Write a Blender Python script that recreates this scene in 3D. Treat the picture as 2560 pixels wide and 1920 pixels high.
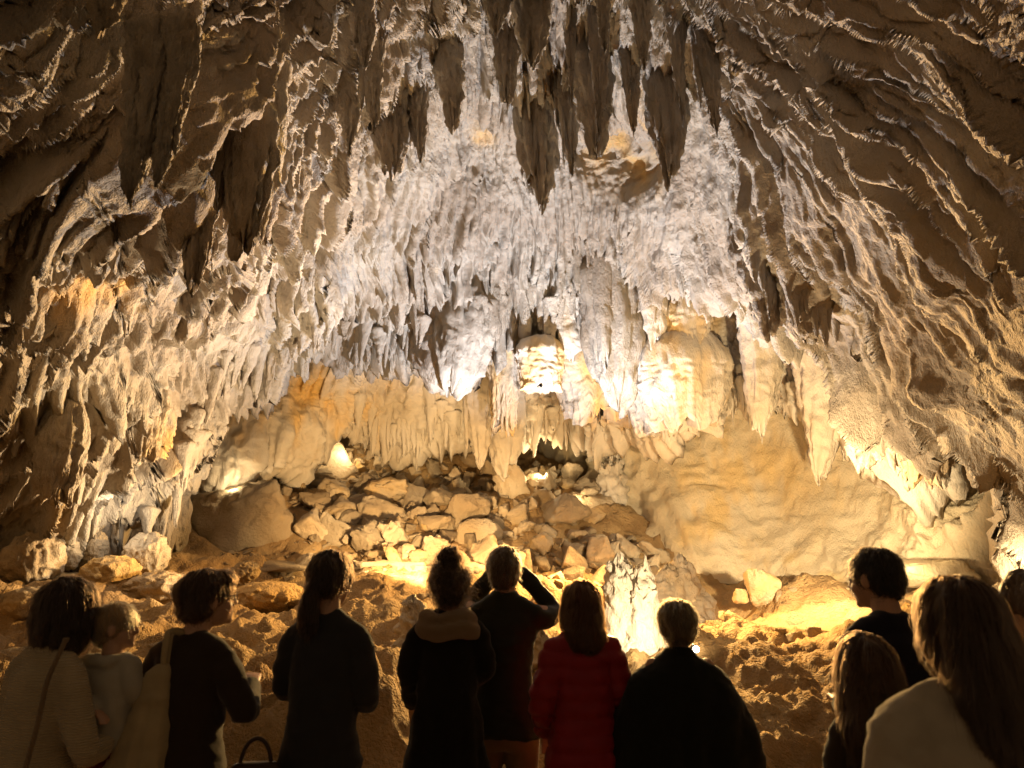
import bpy, bmesh, math, random
import numpy as np
from mathutils import Vector, Matrix

for o in list(bpy.data.objects):
    bpy.data.objects.remove(o)
SC = bpy.context.scene
COL = SC.collection

# ------------------------------------------------------------------ camera
EYE = np.array([0.0, 0.0, 1.72])
FPX = 1778.0                      # focal length in photograph pixels (2560 wide)
PITCH = math.radians(13.9)
cam_d = bpy.data.cameras.new('camera')
cam = bpy.data.objects.new('camera', cam_d)
COL.objects.link(cam)
cam.location = EYE
cam.rotation_euler = (math.radians(90) + PITCH, 0, 0)
cam_d.sensor_width = 36.0
cam_d.lens = 36.0 * FPX / 2560.0
cam_d.clip_start = 0.05
cam_d.clip_end = 300
cam_d.dof.use_dof = True
cam_d.dof.focus_distance = 11.0
cam_d.dof.aperture_fstop = 3.2
SC.camera = cam

# ------------------------------------------------------------------ world: underground, almost no ambient light
w = bpy.data.worlds.new('World')
SC.world = w
w.use_nodes = True
w.node_tree.nodes['Background'].inputs[0].default_value = (1.0, 0.66, 0.36, 1)
w.node_tree.nodes['Background'].inputs[1].default_value = 0.085

SC.view_settings.view_transform = 'Standard'
SC.view_settings.look = 'None'
SC.view_settings.exposure = 0.2
SC.view_settings.gamma = 1.0
SC.cycles.max_bounces = 4
SC.cycles.diffuse_bounces = 2
SC.cycles.glossy_bounces = 1
SC.cycles.transmission_bounces = 1
SC.cycles.use_denoising = True
SC.cycles.use_adaptive_sampling = True
SC.cycles.adaptive_threshold = 0.025
SC.cycles.sample_clamp_indirect = 6.0
SC.cycles.caustics_reflective = False
SC.cycles.caustics_refractive = False


def W(px, py, Y):
    """A point of the cave at forward distance Y (metres) seen at photograph pixel px, py. Works on arrays."""
    px, py, Y = np.asarray(px, float), np.asarray(py, float), np.asarray(Y, float)
    a = (px - 1280.0) / FPX
    b = -(py - 960.0) / FPX
    dy = math.cos(PITCH) - b * math.sin(PITCH)
    dz = math.sin(PITCH) + b * math.cos(PITCH)
    s = Y / dy
    return np.stack([EYE[0] + a * s, EYE[1] + dy * s, EYE[2] + dz * s], -1)


def light(name, kind, pos, energy, color, target=None, size=0.1, spot=120, blend=0.6):
    d = bpy.data.lights.new(name, kind)
    o = bpy.data.objects.new(name, d)
    COL.objects.link(o)
    o.location = pos
    d.energy = energy
    d.color = color
    d.shadow_soft_size = size
    if kind == 'SPOT':
        d.spot_size = math.radians(spot)
        d.spot_blend = blend
        v = Vector(target) - Vector(pos)
        o.rotation_euler = v.to_track_quat('-Z', 'Y').to_euler()
    return o


COOL = (0.79, 0.85, 1.0)
WARMW = (1.0, 0.77, 0.44)
AMBER = (1.0, 0.60, 0.20)
#   the show's spotlights, hidden among the rocks beyond the visitors
light('ceiling_floodlight', 'SPOT', W(1400, 1395, 11.3), 3500, COOL, W(1280, 330, 9.4), 0.06, 132, 0.8)
light('left_vault_floodlight', 'SPOT', W(760, 1420, 9.5), 850, (1.0, 0.78, 0.50), W(300, 700, 8.0), 0.10, 150, 0.7)
light('right_vault_floodlight', 'SPOT', W(1830, 1440, 9.2), 640, (1.0, 0.78, 0.48), W(2250, 450, 6.5), 0.10, 140, 0.7)
light('flowstone_spotlight', 'SPOT', W(1690, 1330, 10.2), 230, WARMW, W(1680, 930, 13.0), 0.08, 90, 0.8)
light('golden_wall_spotlight', 'SPOT', W(2160, 1410, 8.0), 1300, WARMW, W(1860, 1180, 13.8), 0.08, 110, 0.8)
light('wall_spotlight', 'SPOT', W(2600, 1460, 7.6), 90, WARMW, W(2200, 1200, 11.5), 0.06, 130, 0.7)
light('lamp_light', 'SPOT', W(1735, 1622, 6.3) + np.array([0, 0.05, 0.1]), 260, (1.0, 0.80, 0.50), W(1570, 1500, 8.2), 0.05, 80, 0.8)
light('ledge_floodlight', 'SPOT', W(1600, 1140, 12.2), 4800, AMBER, W(1150, 1750, 6.3), 0.10, 135, 0.7)
light('rubble_floodlight', 'SPOT', W(1080, 1400, 9.2), 1700, (1.0, 0.68, 0.32), W(1000, 1290, 15), 0.08, 78, 0.7)

#   small lamps tucked into crevices
light('crevice_lamp', 'POINT', W(868, 1128, 15.6), 22, WARMW, size=0.05)
light('crevice_lamp', 'POINT', W(1360, 1185, 15.0), 60, WARMW, size=0.05)
light('crevice_lamp', 'POINT', W(585, 1222, 12.6), 22, WARMW, size=0.05)
light('crevice_lamp', 'POINT', W(312, 1290, 9.4), 10, (1, .9, .75), size=0.05)
light('crevice_lamp', 'POINT', W(1440, 1240, 14.2), 14, WARMW, size=0.04)

# ------------------------------------------------------------------ noise
def _hash(ix, iy, iz, seed):
    h = (ix.astype(np.uint32) * np.uint32(374761393) + iy.astype(np.uint32) * np.uint32(668265263)
         + iz.astype(np.uint32) * np.uint32(2246822519) + np.uint32((seed * 3266489917) & 0xFFFFFFFF))
    h = (h ^ (h >> np.uint32(15))) * np.uint32(2246822519)
    h = (h ^ (h >> np.uint32(13))) * np.uint32(3266489917)
    h = h ^ (h >> np.uint32(16))
    return h.astype(np.float32) * np.float32(1.0 / 4294967296.0)


def vnoise(p, scale, seed=0):
    q = np.asarray(p, np.float32) / np.float32(scale) + np.float32(1000.0)
    i = np.floor(q).astype(np.int32)
    f = q - i
    f = f * f * (3 - 2 * f)
    x, y, z = i[..., 0], i[..., 1], i[..., 2]
    fx, fy, fz = f[..., 0], f[..., 1], f[..., 2]
    r = 0
    for dx in (0, 1):
        wx = fx if dx else 1 - fx
        for dy in (0, 1):
            wy = fy if dy else 1 - fy
            for dz in (0, 1):
                wz = fz if dz else 1 - fz
                r = r + _hash(x + dx, y + dy, z + dz, seed) * wx * wy * wz
    return r * 2 - 1


def fbm(p, scale, octv=4, seed=0, gain=0.5):
    r, a, s = 0, 1.0, scale
    for k in range(octv):
        r = r + a * vnoise(p, s, seed + 17 * k)
        a *= gain
        s *= 0.49
    return r


def ridged(p, scale, octv=4, seed=0):
    r, a, s = 0, 1.0, scale
    for k in range(octv):
        r = r + a * (1 - 2 * np.abs(vnoise(p, s, seed + 31 * k)))
        a *= 0.5
        s *= 0.47
    return r


def teeth(a, b, cw, ch, seed, tip=0.5, wrap=None):
    """Overlapping hanging drips: across coordinate a, down-flow coordinate b, 0..1 proud."""
    a = np.asarray(a, np.float32); b = np.asarray(b, np.float32)
    i = np.floor(a / cw).astype(np.int32)
    out = np.zeros_like(a)
    for di in (-1, 0, 1):
        ii = i + di
        ih = ii if wrap is None else np.mod(ii, wrap)
        z0 = np.zeros_like(ii)
        off = _hash(ih, z0, z0, seed) * ch
        jb = np.floor((b - off) / ch).astype(np.int32)
        for dj in (-1, 0):
            jj = jb + dj
            h1 = _hash(ih, jj, z0, seed + 1); h2 = _hash(ih, jj, z0, seed + 2)
            h3 = _hash(ih, jj, z0, seed + 3); h4 = _hash(ih, jj, z0, seed + 4)
            ca = (ii + 0.5 + (h1 - 0.5) * 0.8) * cw
            b0 = jj * ch + off + h2 * ch * 0.3
            L = ch * (0.7 + 1.0 * h3)
            t = (b - b0) / L
            ok = (t > 0) & (t < 1)
            tc = np.clip(t, 0, 1)
            wdt = cw * (0.35 + 0.5 * h4) * np.clip((1 - tc) / tip, 0, 1) ** 0.5 + 1e-4
            s = np.abs(a - ca) / wdt
            hgt = np.clip(1 - s ** 1.35, 0, 1) ** 0.9 * tc ** 0.8 * (0.35 + 0.65 * h1 * 0.5 + 0.325 * h4)
            out = np.maximum(out, np.where(ok, hgt, 0))
    return out


def rbf(pts, vals, smooth=0.0):
    """Thin-plate interpolation of vals over 2-D pts."""
    P = np.asarray(pts, float); V = np.asarray(vals, float)
    sc = np.ptp(P, axis=0).max()
    Q = P / sc
    n = len(Q)
    d = np.linalg.norm(Q[:, None] - Q[None], axis=-1)
    K = np.where(d > 0, d * d * np.log(d + 1e-12), 0) + smooth * np.eye(n)
    A = np.zeros((n + 3, n + 3))
    A[:n, :n] = K; A[:n, n] = 1; A[:n, n + 1:] = Q; A[n, :n] = 1; A[n + 1:, :n] = Q.T
    c = np.linalg.solve(A, np.r_[V, 0, 0, 0])

    def f(x, y):
        X = np.asarray(x, float) / sc; Y = np.asarray(y, float) / sc
        r = c[n] + c[n + 1] * X + c[n + 2] * Y
        for k in range(n):
            dd = (X - Q[k, 0]) ** 2 + (Y - Q[k, 1]) ** 2
            r = r + c[k] * 0.5 * dd * np.log(dd + 1e-20)
        return r
    return f


def gauss(px, py, cx, cy, sx, sy=None, rot=0.0):
    sy = sy or sx
    dx, dy = px - cx, py - cy
    if rot:
        r = math.radians(rot)
        dx, dy = dx * math.cos(r) + dy * math.sin(r), -dx * math.sin(r) + dy * math.cos(r)
    return np.exp(-(dx / sx) ** 2 - (dy / sy) ** 2)


def sstep(e0, e1, x):
    t = np.clip((x - e0) / (e1 - e0), 0, 1)
    return t * t * (3 - 2 * t)

# ------------------------------------------------------------------ mesh helpers
def mesh_np(name, verts, faces, smooth=True, attrs=None):
    verts = np.ascontiguousarray(verts, np.float32).reshape(-1, 3)
    faces = np.ascontiguousarray(faces, np.int32)
    k = faces.shape[1]
    me = bpy.data.meshes.new(name)
    me.vertices.add(len(verts))
    me.vertices.foreach_set('co', verts.ravel())
    me.loops.add(faces.size)
    me.loops.foreach_set('vertex_index', faces.ravel())
    me.polygons.add(len(faces))
    me.polygons.foreach_set('loop_start', np.arange(0, faces.size, k, dtype=np.int32))
    me.polygons.foreach_set('loop_total', np.full(len(faces), k, np.int32))
    me.polygons.foreach_set('use_smooth', np.full(len(faces), smooth, bool))
    for an, av in (attrs or {}).items():
        at = me.attributes.new(an, 'FLOAT', 'POINT')
        at.data.foreach_set('value', np.ascontiguousarray(av, np.float32).ravel())
    me.update()
    me.validate()
    return me


def grid_faces(nr, nc, wrap=False):
    idx = np.arange(nr * nc, dtype=np.int32).reshape(nr, nc)
    if wrap:
        idx = np.concatenate([idx, idx[:, :1]], 1)
    return np.stack([idx[:-1, :-1], idx[1:, :-1], idx[1:, 1:], idx[:-1, 1:]], -1).reshape(-1, 4)


def obj(name, me, mat=None, parent=None, **props):
    o = bpy.data.objects.new(name, me)
    COL.objects.link(o)
    if mat is not None and me is not None and not me.materials:
        me.materials.append(mat)
    if parent is not None:
        o.parent = parent
    for k, v in props.items():
        o[k] = v
    return o


def thing(name, me, mat, label, cat, group=None, loc=None):
    o = obj(name, me, mat, label=label, category=cat)
    if group:
        o['group'] = group
    if loc is not None:
        o.location = loc
    return o

# ------------------------------------------------------------------ materials
def N(nt, t, **kw):
    n = nt.nodes.new(t)
    for k, v in kw.items():
        if k.startswith('i_'):
            n.inputs[k[2:].replace('_', ' ')].default_value = v
        else:
            setattr(n, k, v)
    return n


def rock_mat(name, base, alt, ochre, dark, bump=0.35, fine=9.0, rough=0.82, streak=True, vary=0.0):
    m = bpy.data.materials.new(name)
    m.use_nodes = True
    nt = m.node_tree
    L = nt.links.new
    b = nt.nodes['Principled BSDF']
    tc = N(nt, 'ShaderNodeNewGeometry')
    n1 = N(nt, 'ShaderNodeTexNoise'); n1.inputs['Scale'].default_value = 0.9; n1.inputs['Detail'].default_value = 2
    n2 = N(nt, 'ShaderNodeTexNoise'); n2.inputs['Scale'].default_value = fine; n2.inputs['Detail'].default_value = 4
    n2.inputs['Roughness'].default_value = 0.65
    n3 = N(nt, 'ShaderNodeTexNoise'); n3.inputs['Scale'].default_value = 2.3; n3.inputs['Detail'].default_value = 2
    L(tc.outputs['Position'], n1.inputs['Vector'])
    m2 = N(nt, 'ShaderNodeMapping'); m2.inputs['Scale'].default_value = (1, 1, 0.4 if streak else 1)
    L(tc.outputs['Position'], m2.inputs['Vector']); L(m2.outputs[0], n2.inputs['Vector'])
    # stretched along the vertical: water stains
    mp = N(nt, 'ShaderNodeMapping'); mp.inputs['Scale'].default_value = (1, 1, 0.3 if streak else 1)
    L(tc.outputs['Position'], mp.inputs['Vector']); L(mp.outputs[0], n3.inputs['Vector'])

    def ramp(src, a, c):
        r = N(nt, 'ShaderNodeMapRange'); r.inputs[1].default_value = a; r.inputs[2].default_value = c
        r.interpolation_type = 'SMOOTHSTEP'
        L(src, r.inputs[0]); return r.outputs[0]

    def mix(fac, a, c):
        x = N(nt, 'ShaderNodeMix', data_type='RGBA')
        L(fac, x.inputs[0])
        for s, v in ((6, a), (7, c)):
            if isinstance(v, tuple):
                x.inputs[s].default_value = (*v, 1)
            else:
                L(v, x.inputs[s])
        return x.outputs[2]
    c = mix(ramp(n1.outputs[0], 0.35, 0.65), base, alt)
    at = N(nt, 'ShaderNodeAttribute', attribute_name='ochre')
    ad = N(nt, 'ShaderNodeMath', operation='ADD'); L(at.outputs['Fac'], ad.inputs[0])
    s3 = N(nt, 'ShaderNodeMath', operation='MULTIPLY_ADD'); L(n3.outputs[0], s3.inputs[0]); s3.inputs[1].default_value = 1.6; s3.inputs[2].default_value = -0.98
    L(s3.outputs[0], ad.inputs[1])
    c = mix(ramp(ad.outputs[0], 0.0, 0.75), c, ochre)
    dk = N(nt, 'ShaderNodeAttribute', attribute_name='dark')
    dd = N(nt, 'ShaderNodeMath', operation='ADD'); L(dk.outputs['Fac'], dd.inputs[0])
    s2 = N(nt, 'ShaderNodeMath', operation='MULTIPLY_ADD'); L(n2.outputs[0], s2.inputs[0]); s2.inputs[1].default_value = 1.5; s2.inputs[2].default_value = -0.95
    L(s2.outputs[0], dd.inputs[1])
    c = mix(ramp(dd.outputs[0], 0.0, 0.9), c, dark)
    oi = N(nt, 'ShaderNodeObjectInfo')
    hv = N(nt, 'ShaderNodeHueSaturation'); L(c, hv.inputs['Color'])
    vr = N(nt, 'ShaderNodeMapRange'); vr.inputs[3].default_value = 1 - vary; vr.inputs[4].default_value = 1 + vary
    L(oi.outputs['Random'], vr.inputs[0]); L(vr.outputs[0], hv.inputs['Value'])
    L(hv.outputs[0], b.inputs['Base Color'])
    b.inputs['Roughness'].default_value = rough
    b.inputs['Specular IOR Level'].default_value = 0.3
    bp = N(nt, 'ShaderNodeBump'); bp.inputs['Strength'].default_value = bump; bp.inputs['Distance'].default_value = 0.11
    n4 = N(nt, 'ShaderNodeTexNoise'); n4.inputs['Scale'].default_value = fine * 4.3; n4.inputs['Detail'].default_value = 2; n4.inputs['Roughness'].default_value = 0.7
    mv = N(nt, 'ShaderNodeMapping'); mv.inputs['Scale'].default_value = (1, 1, 0.45 if streak else 1)
    L(tc.outputs['Position'], mv.inputs['Vector']); L(mv.outputs[0], n4.inputs['Vector'])
    hm = N(nt, 'ShaderNodeMath', operation='MULTIPLY_ADD'); L(n4.outputs[0], hm.inputs[0]); hm.inputs[1].default_value = 0.5; L(n2.outputs[0], hm.inputs[2])
    L(hm.outputs[0], bp.inputs['Height']); L(bp.outputs[0], b.inputs['Normal'])
    return m


M_CEIL = rock_mat('ceiling_limestone', (0.345, 0.295, 0.23), (0.28, 0.225, 0.165), (0.50, 0.31, 0.11), (0.07, 0.055, 0.04), 0.6, 14)
M_BACK = rock_mat('calcite_flowstone', (0.52, 0.45, 0.36), (0.44, 0.36, 0.26), (0.56, 0.34, 0.10), (0.14, 0.10, 0.07), 0.4, 10)
M_WALL = rock_mat('polished_wall_limestone', (0.55, 0.46, 0.32), (0.48, 0.38, 0.24), (0.56, 0.40, 0.19), (0.13, 0.10, 0.07), 0.45, 9)
M_FLOOR = rock_mat('clay_floor', (0.42, 0.28, 0.13), (0.31, 0.19, 0.08), (0.48, 0.30, 0.11), (0.10, 0.055, 0.025), 0.7, 9, streak=False)
M_ROCK = rock_mat('boulder_limestone', (0.45, 0.36, 0.245), (0.31, 0.22, 0.125), (0.48, 0.30, 0.10), (0.12, 0.08, 0.05), 0.6, 13, streak=False, vary=0.3)

M_WHITE = rock_mat('white_calcite', (0.72, 0.66, 0.56), (0.60, 0.52, 0.41), (0.60, 0.42, 0.20), (0.20, 0.15, 0.10), 0.6, 16)

# ------------------------------------------------------------------ the cave's shells
def flow(P, PX, PY, warp=0.16, seed=5):
    """Across / down-flow coordinates: water runs outward and down from the top of the dome (log-polar about its crown)."""
    dx, dy = PX - 1300.0, PY + 720.0
    a = np.arctan2(dx, dy) * 8.0
    b = 8.0 * np.log(np.hypot(dx, dy) / 300.0)
    return a + warp * (vnoise(P, 1.3, seed) + 0.5 * vnoise(P, 0.5, seed + 1)), b + 0.4 * vnoise(P, 1.9, seed + 2)


def normals(P, toward=EYE):
    du = np.gradient(P, axis=1); dv = np.gradient(P, axis=0)
    n = np.cross(du, dv)
    n /= np.linalg.norm(n, axis=-1, keepdims=True) + 1e-9
    s = np.sign(((toward - P) * n).sum(-1, keepdims=True))
    return n * np.where(s == 0, 1, s)


def shell(xs, ytop, lip, nr, Yf, nt=40, tuck=1.6, lift=0.15):
    """Rows from ytop down to the lip curve, then nt rows that turn back under the lip."""
    lx = np.array([p[0] for p in lip], float); ly = np.array([p[1] for p in lip], float)
    le = np.interp(xs, lx, ly)
    n0 = 20 if ytop < -100 else 0
    v1 = np.linspace(0, 1, nr - n0)[:, None]
    PY = max(ytop, -270) + (le[None] - max(ytop, -270)) * v1
    if n0:
        PY = np.concatenate([np.repeat(np.linspace(ytop, -270, n0, endpoint=False)[:, None], len(xs), 1), PY], 0)
    v = np.linspace(0, 1, nr)[:, None]
    PX = np.repeat(xs[None], nr, 0)
    P = W(PX, PY, Yf(PX, PY))
    rows = [P]
    last = P[-1]
    for k in range(1, nt + 1):
        t = k / nt
        q = last.copy()
        out = last - EYE; out[:, 2] = 0
        out /= np.linalg.norm(out, axis=1, keepdims=True)
        q += out * (tuck * t ** 1.3)
        q[:, 2] += lift * tuck * (-0.35 * math.sin(t * math.pi) + 0.8 * t)
        rows.append(q[None])
    P = np.concatenate(rows, 0)
    PX = np.concatenate([PX, np.repeat(xs[None], nt, 0)], 0)
    PY = np.concatenate([PY, np.repeat(le[None], nt, 0)], 0)
    V = np.concatenate([np.repeat(v, len(xs), 1), 1 + np.linspace(0.02, 1, nt)[:, None].repeat(len(xs), 1)], 0)
    return P, PX, PY, V, le


# ---- front vault
CEIL = [(-700, 0, 2.9), (0, 0, 3.6), (500, 0, 5.0), (900, 0, 6.3), (1280, 0, 7.4), (1700, 0, 6.9), (2100, 0, 5.6), (2560, 0, 4.1), (3260, 0, 3.1),
        (-700, 400, 3.6), (0, 400, 4.9), (300, 420, 5.4), (640, 420, 7.2), (950, 420, 9.2), (1280, 430, 10.6), (1600, 400, 10.2), (1900, 400, 8.0), (2200, 400, 6.4), (2560, 400, 4.9), (3260, 400, 3.6),
        (-700, 800, 4.6), (0, 800, 6.6), (400, 800, 8.6), (700, 720, 10.4), (1000, 700, 12.2), (1280, 700, 13.0), (1600, 680, 12.4), (1800, 700, 10.8), (2100, 720, 8.8), (2560, 720, 5.9), (3260, 720, 4.2),
        (-700, 1200, 6.0), (0, 1150, 8.4), (250, 1200, 9.6), (450, 1150, 10.8), (640, 960, 11.6), (900, 860, 12.9), (2300, 1000, 9.0), (2560, 1050, 7.0), (2560, 1350, 8.4), (3260, 1200, 5.2),
        (1280, -500, 4.6), (0, -500, 2.6), (2560, -500, 2.7), (-700, -500, 2.2), (3260, -500, 2.2)]
fC = rbf([c[:2] for c in CEIL], np.log([c[2] for c in CEIL]), 1e-4)
LIP_A = [(-700, 1440), (0, 1390), (120, 1402), (170, 1375), (205, 1372), (270, 1385), (285, 1250), (310, 1230), (345, 1270), (360, 1350), (430, 1330), (470, 1185), (500, 1045), (518, 1011), (577, 973), (616, 942), (690, 947), (705, 910), (738, 873), (764, 838), (800, 860), (850, 880), (952, 875), (1010, 840), (1045, 835), (1060, 860), (1200, 845), (1240, 805), (1290, 755), (1330, 775), (1370, 797), (1400, 765), (1440, 735), (1600, 755), (1650, 697), (1700, 675), (1780, 690), (1890, 700), (1930, 761), (2010, 787), (2060, 797), (2120, 885), (2200, 960), (2300, 1040), (2387, 1040), (2440, 1080), (2480, 1080), (2532, 1195), (2556, 1315), (2700, 1420), (3260, 1480)]
xs = np.concatenate([np.linspace(-700, -40, 30, endpoint=False), np.linspace(-40, 2600, 900, endpoint=False), np.linspace(2600, 3260, 30)])


def YC(px, py):
    y = np.exp(fC(px, py))
    # pale niche between the central stalactites is a hollow; the big left fold and right sheets hang proud
    y = y + 0.9 * gauss(px, py, 1550, 365, 150, 85) + 0.5 * gauss(px, py, 1180, 330, 110, 130)
    y = y - 0.5 * gauss(px, py, 450, 250, 330, 110, -52)
    return y


P, PX, PY, V, leA = shell(xs, -520, LIP_A, 530, YC, 22, 1.5)
nrm = normals(P)
a, b = flow(P, PX, PY)
calm = np.clip(gauss(PX, PY, 1550, 390, 150, 110) * 1.5 + 0.9 * gauss(PX, PY, 1190, 320, 90, 110) + 0.8 * gauss(PX, PY, 230, 690, 150, 60) + 0.6 * gauss(PX, PY, 420, 850, 200, 60, -15)
               + 0.9 * gauss(PX, PY, 1000, 60, 130, 60), 0, 1)
side = np.clip(sstep(420, 900, np.abs(PX - 1300)), 0, 1)
right = sstep(1650, 1950, PX)
upper = 1 - sstep(420, 760, PY)
core = gauss(PX, PY, 1230, 640, 420, 210)            # the densely dripping middle
depth = np.linalg.norm(P - EYE, axis=-1)
sc = depth / 11.0                                     # relief keeps its proportion to the drips' width
big = 0.30 + 0.70 * side
AB = np.stack([a, b * 0.15, 0 * a], -1)
AL_ = np.stack([a, b * 0.055, 0 * a + 7], -1)
patch = 0.55 + 0.9 * sstep(-0.5, 0.6, fbm(P, 2.0, 2, 15))
run = ridged(AB, 0.55, 3, 23) * 0.5 + 0.5
brk = 0.35 + 0.65 * sstep(-0.35, 0.3, vnoise(P, 1.0, 27))
AW = AL_ + (0.16 * vnoise(P, 0.9, 25) + 0.07 * vnoise(P, 0.35, 29))[..., None] * np.array([1, 0.2, 0])
blade = np.clip(1 - 1.7 * np.abs(vnoise(AW, 0.58, 24)), 0, 1) ** 1.5 * brk
blade2 = np.clip(1 - 1.7 * np.abs(vnoise(AW * np.array([1, 1.8, 1]) + 3, 0.27, 26)), 0, 1) ** 1.4
fade = 1 - 0.75 * sstep(1.0, 1.5, V)
fine_ = sstep(430, 640, PY) * (1 - right)
h = 0.17 * fbm(P, 2.4, 3, 11) + (1 - calm) * sc * (
    big * (0.5 + 0.6 * upper) * 0.27 * (1 - 0.6 * right) * (1 - 0.75 * fine_) * teeth(a, b, 0.95, 5.2, 21, 0.7)
    + (0.33 * right + 0.18 * (side - right).clip(0, 1) * (1 - 0.6 * fine_)) * blade + 0.13 * blade2 * (0.5 + 0.5 * side)
    + 0.22 * run * patch
    + (0.38 * (1 - 0.55 * core) * (1 - 0.45 * right) * (1 - 0.5 * fine_)) * patch * teeth(a + 3.1, b + 1.7, 0.40, 2.1, 31, 0.6))
P1 = P + (nrm * 0.9 + np.array([0, 0, -0.45])) * (h * fade)[..., None]
n1 = normals(P1) * 0.4 + nrm * 0.6
ar = lambda q: np.linalg.norm(np.cross(np.gradient(q, axis=0), np.gradient(q, axis=1)), axis=-1)
stretch = np.clip((ar(P) + 1e-9) / (ar(P1) + 1e-9), 0.05, 1.0) ** (0.6 + 0.3 * right)
tt_ = (0.25 + 0.09 * fine_) * patch * teeth(a + 0.7, b, 0.19, 0.95, 41, 0.6) + (0.19 + 0.07 * fine_) * teeth(a, b + 0.4, 0.095, 0.50, 51) + (0.08 + 0.04 * fine_) * teeth(a, b, 0.05, 0.24, 61)
st_ = 0.13 * (ridged(AB * np.array([1, 0.8, 1]) + 2, 0.20, 3, 43) * 0.5 + 0.5) + 0.12 * teeth(a, b, 0.17, 2.2, 45, 0.8) + 0.05 * teeth(a, b, 0.07, 0.8, 47, 0.8)
g = stretch * (1 - calm) * sc * (tt_ * (1 - 0.75 * right) + st_ * right) \
    + sc * (0.03 * fbm(P1, 0.22, 2, 65) + 0.018 * vnoise(P1, 0.07, 66)) + 0.02 * fbm(P1, 0.35, 2, 71) + calm * 0.12 * ridged(P1, 0.8, 4, 77)
# the lip is broken into drips
jag = teeth(a, b * 0 + 0.35, 0.26, 0.6, 91, 0.9) * 0.32 + teeth(a + 9, b * 0 + .2, 0.10, 0.3, 95, 0.9) * 0.16
nearlip = sstep(0.94, 1.0, V) * (1 - sstep(1.0, 1.25, V))
P2 = P1 + (n1 * 0.85 + np.array([0, 0, -0.35])) * (g * fade)[..., None]
P2[..., 2] -= jag * nearlip * (PX > 360)
och = 0.75 * gauss(PX, PY, 1550, 395, 160, 125) + 0.7 * gauss(PX, PY, 1200, 300, 60, 60) + 0.9 * gauss(PX, PY, 230, 680, 170, 70) + 0.75 * gauss(PX, PY, 360, 1080, 60, 80) + 0.6 * gauss(PX, PY, 110, 1150, 70, 130) \
    + 0.5 * gauss(PX, PY, 600, 540, 60, 60) + 0.55 * gauss(PX, PY, 1640, 170, 70, 60) + 0.35 * gauss(PX, PY, 1080, 600, 60, 50) + 0.35 * gauss(PX, PY, 100, 420, 120, 60) - 0.25 * core - 0.1
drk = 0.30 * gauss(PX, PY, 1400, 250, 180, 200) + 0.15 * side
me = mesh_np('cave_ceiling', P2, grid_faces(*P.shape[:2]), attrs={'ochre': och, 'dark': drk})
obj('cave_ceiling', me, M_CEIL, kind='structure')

# ---- back vault: the deeper ceiling with the lit flowstone and its fringe
BACK = [(300, 1000, 13.0), (500, 1200, 13.4), (620, 1100, 13.6), (640, 1000, 13.8), (800, 1000, 14.2), (800, 1120, 14.8), (900, 900, 14.2), (1000, 1050, 15.0), (1000, 1150, 15.5), (1280, 900, 14.8), (1280, 1050, 15.2), (1280, 1150, 15.6),
        (1500, 900, 14.5), (1500, 1090, 14.8), (1650, 800, 13.4), (1650, 1000, 13.6), (1700, 1090, 13.6), (1850, 800, 12.8), (1850, 1000, 12.8), (2000, 900, 12.0), (2040, 1100, 11.8), (2200, 1000, 10.6), (2250, 1150, 10.4), (2380, 1150, 10.0), (2560, 1100, 9.2), (2900, 1100, 8.6),
        (600, 600, 12.8), (1280, 500, 14.6), (2000, 500, 11.5), (2560, 600, 9)]
fB = rbf([c[:2] for c in BACK], [c[2] for c in BACK], 1e-3)
LIP_B = [(300, 1305), (440, 1275), (480, 1255), (540, 1187), (600, 1160), (660, 1130), (715, 1137), (735, 1150), (765, 1105), (800, 1097), (850, 1040), (880, 1065), (905, 1095), (960, 1100), (1000, 1130), (1050, 1110), (1090, 1073), (1150, 1065), (1200, 1073), (1270, 1095), (1330, 1070), (1400, 1075), (1480, 1050), (1530, 1065), (1560, 1050), (1640, 1057), (1720, 1035), (1780, 995), (1830, 985), (1900, 1007), (1960, 995), (2000, 1005), (2040, 1025), (2100, 1015), (2150, 1055), (2220, 1125), (2280, 1180), (2370, 1160), (2400, 1075), (2450, 1065), (2500, 1085), (2900, 1145)]
xs = np.linspace(300, 2900, 680)


def YB(px, py):
    y = fB(px, py)
    y = y - 0.55 * gauss(px, py, 1700, 960, 130, 110) - 0.35 * gauss(px, py, 1720, 800, 90, 50)
    y = y - 0.5 * gauss(px, py, 640, 1080, 150, 80, -20) + 0.7 * gauss(px, py, 1180, 820, 180, 60)
    return y


P, PX, PY, V, leB = shell(xs, 640, LIP_B, 245, YB, 18, 1.3)
nrm = normals(P)
a, b = flow(P, PX, PY, 0.10, 9)
smoothm = np.clip(0.6 * gauss(PX, PY, 640, 1080, 220, 110, -25) + 0.9 * gauss(PX, PY, 920, 980, 130, 70) + 0.6 * gauss(PX, PY, 1560, 960, 120, 60), 0, 1)
flut = np.clip(gauss(PX, PY, 1720, 980, 170, 110) + gauss(PX, PY, 2230, 1080, 150, 150) + 0.7 * gauss(PX, PY, 1300, 1050, 260, 80) + 0.8 * gauss(PX, PY, 1900, 960, 120, 120), 0, 1)
AB = np.stack([a, b * 0.14, 0 * a], -1)
h = 0.25 * fbm(P, 1.7, 3, 111) + (1 - 0.5 * smoothm) * (0.26 * teeth(a, b, 0.55, 1.9, 121, 0.5) + 0.25 * (ridged(AB, 0.45, 3, 123) * 0.5 + 0.5))
fade = 1 - 0.7 * sstep(1.0, 1.5, V)
P1 = P + (nrm * 0.9 + np.array([0, 0, -0.4])) * (h * fade)[..., None]
n1 = normals(P1) * 0.8 + nrm * 0.2
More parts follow.
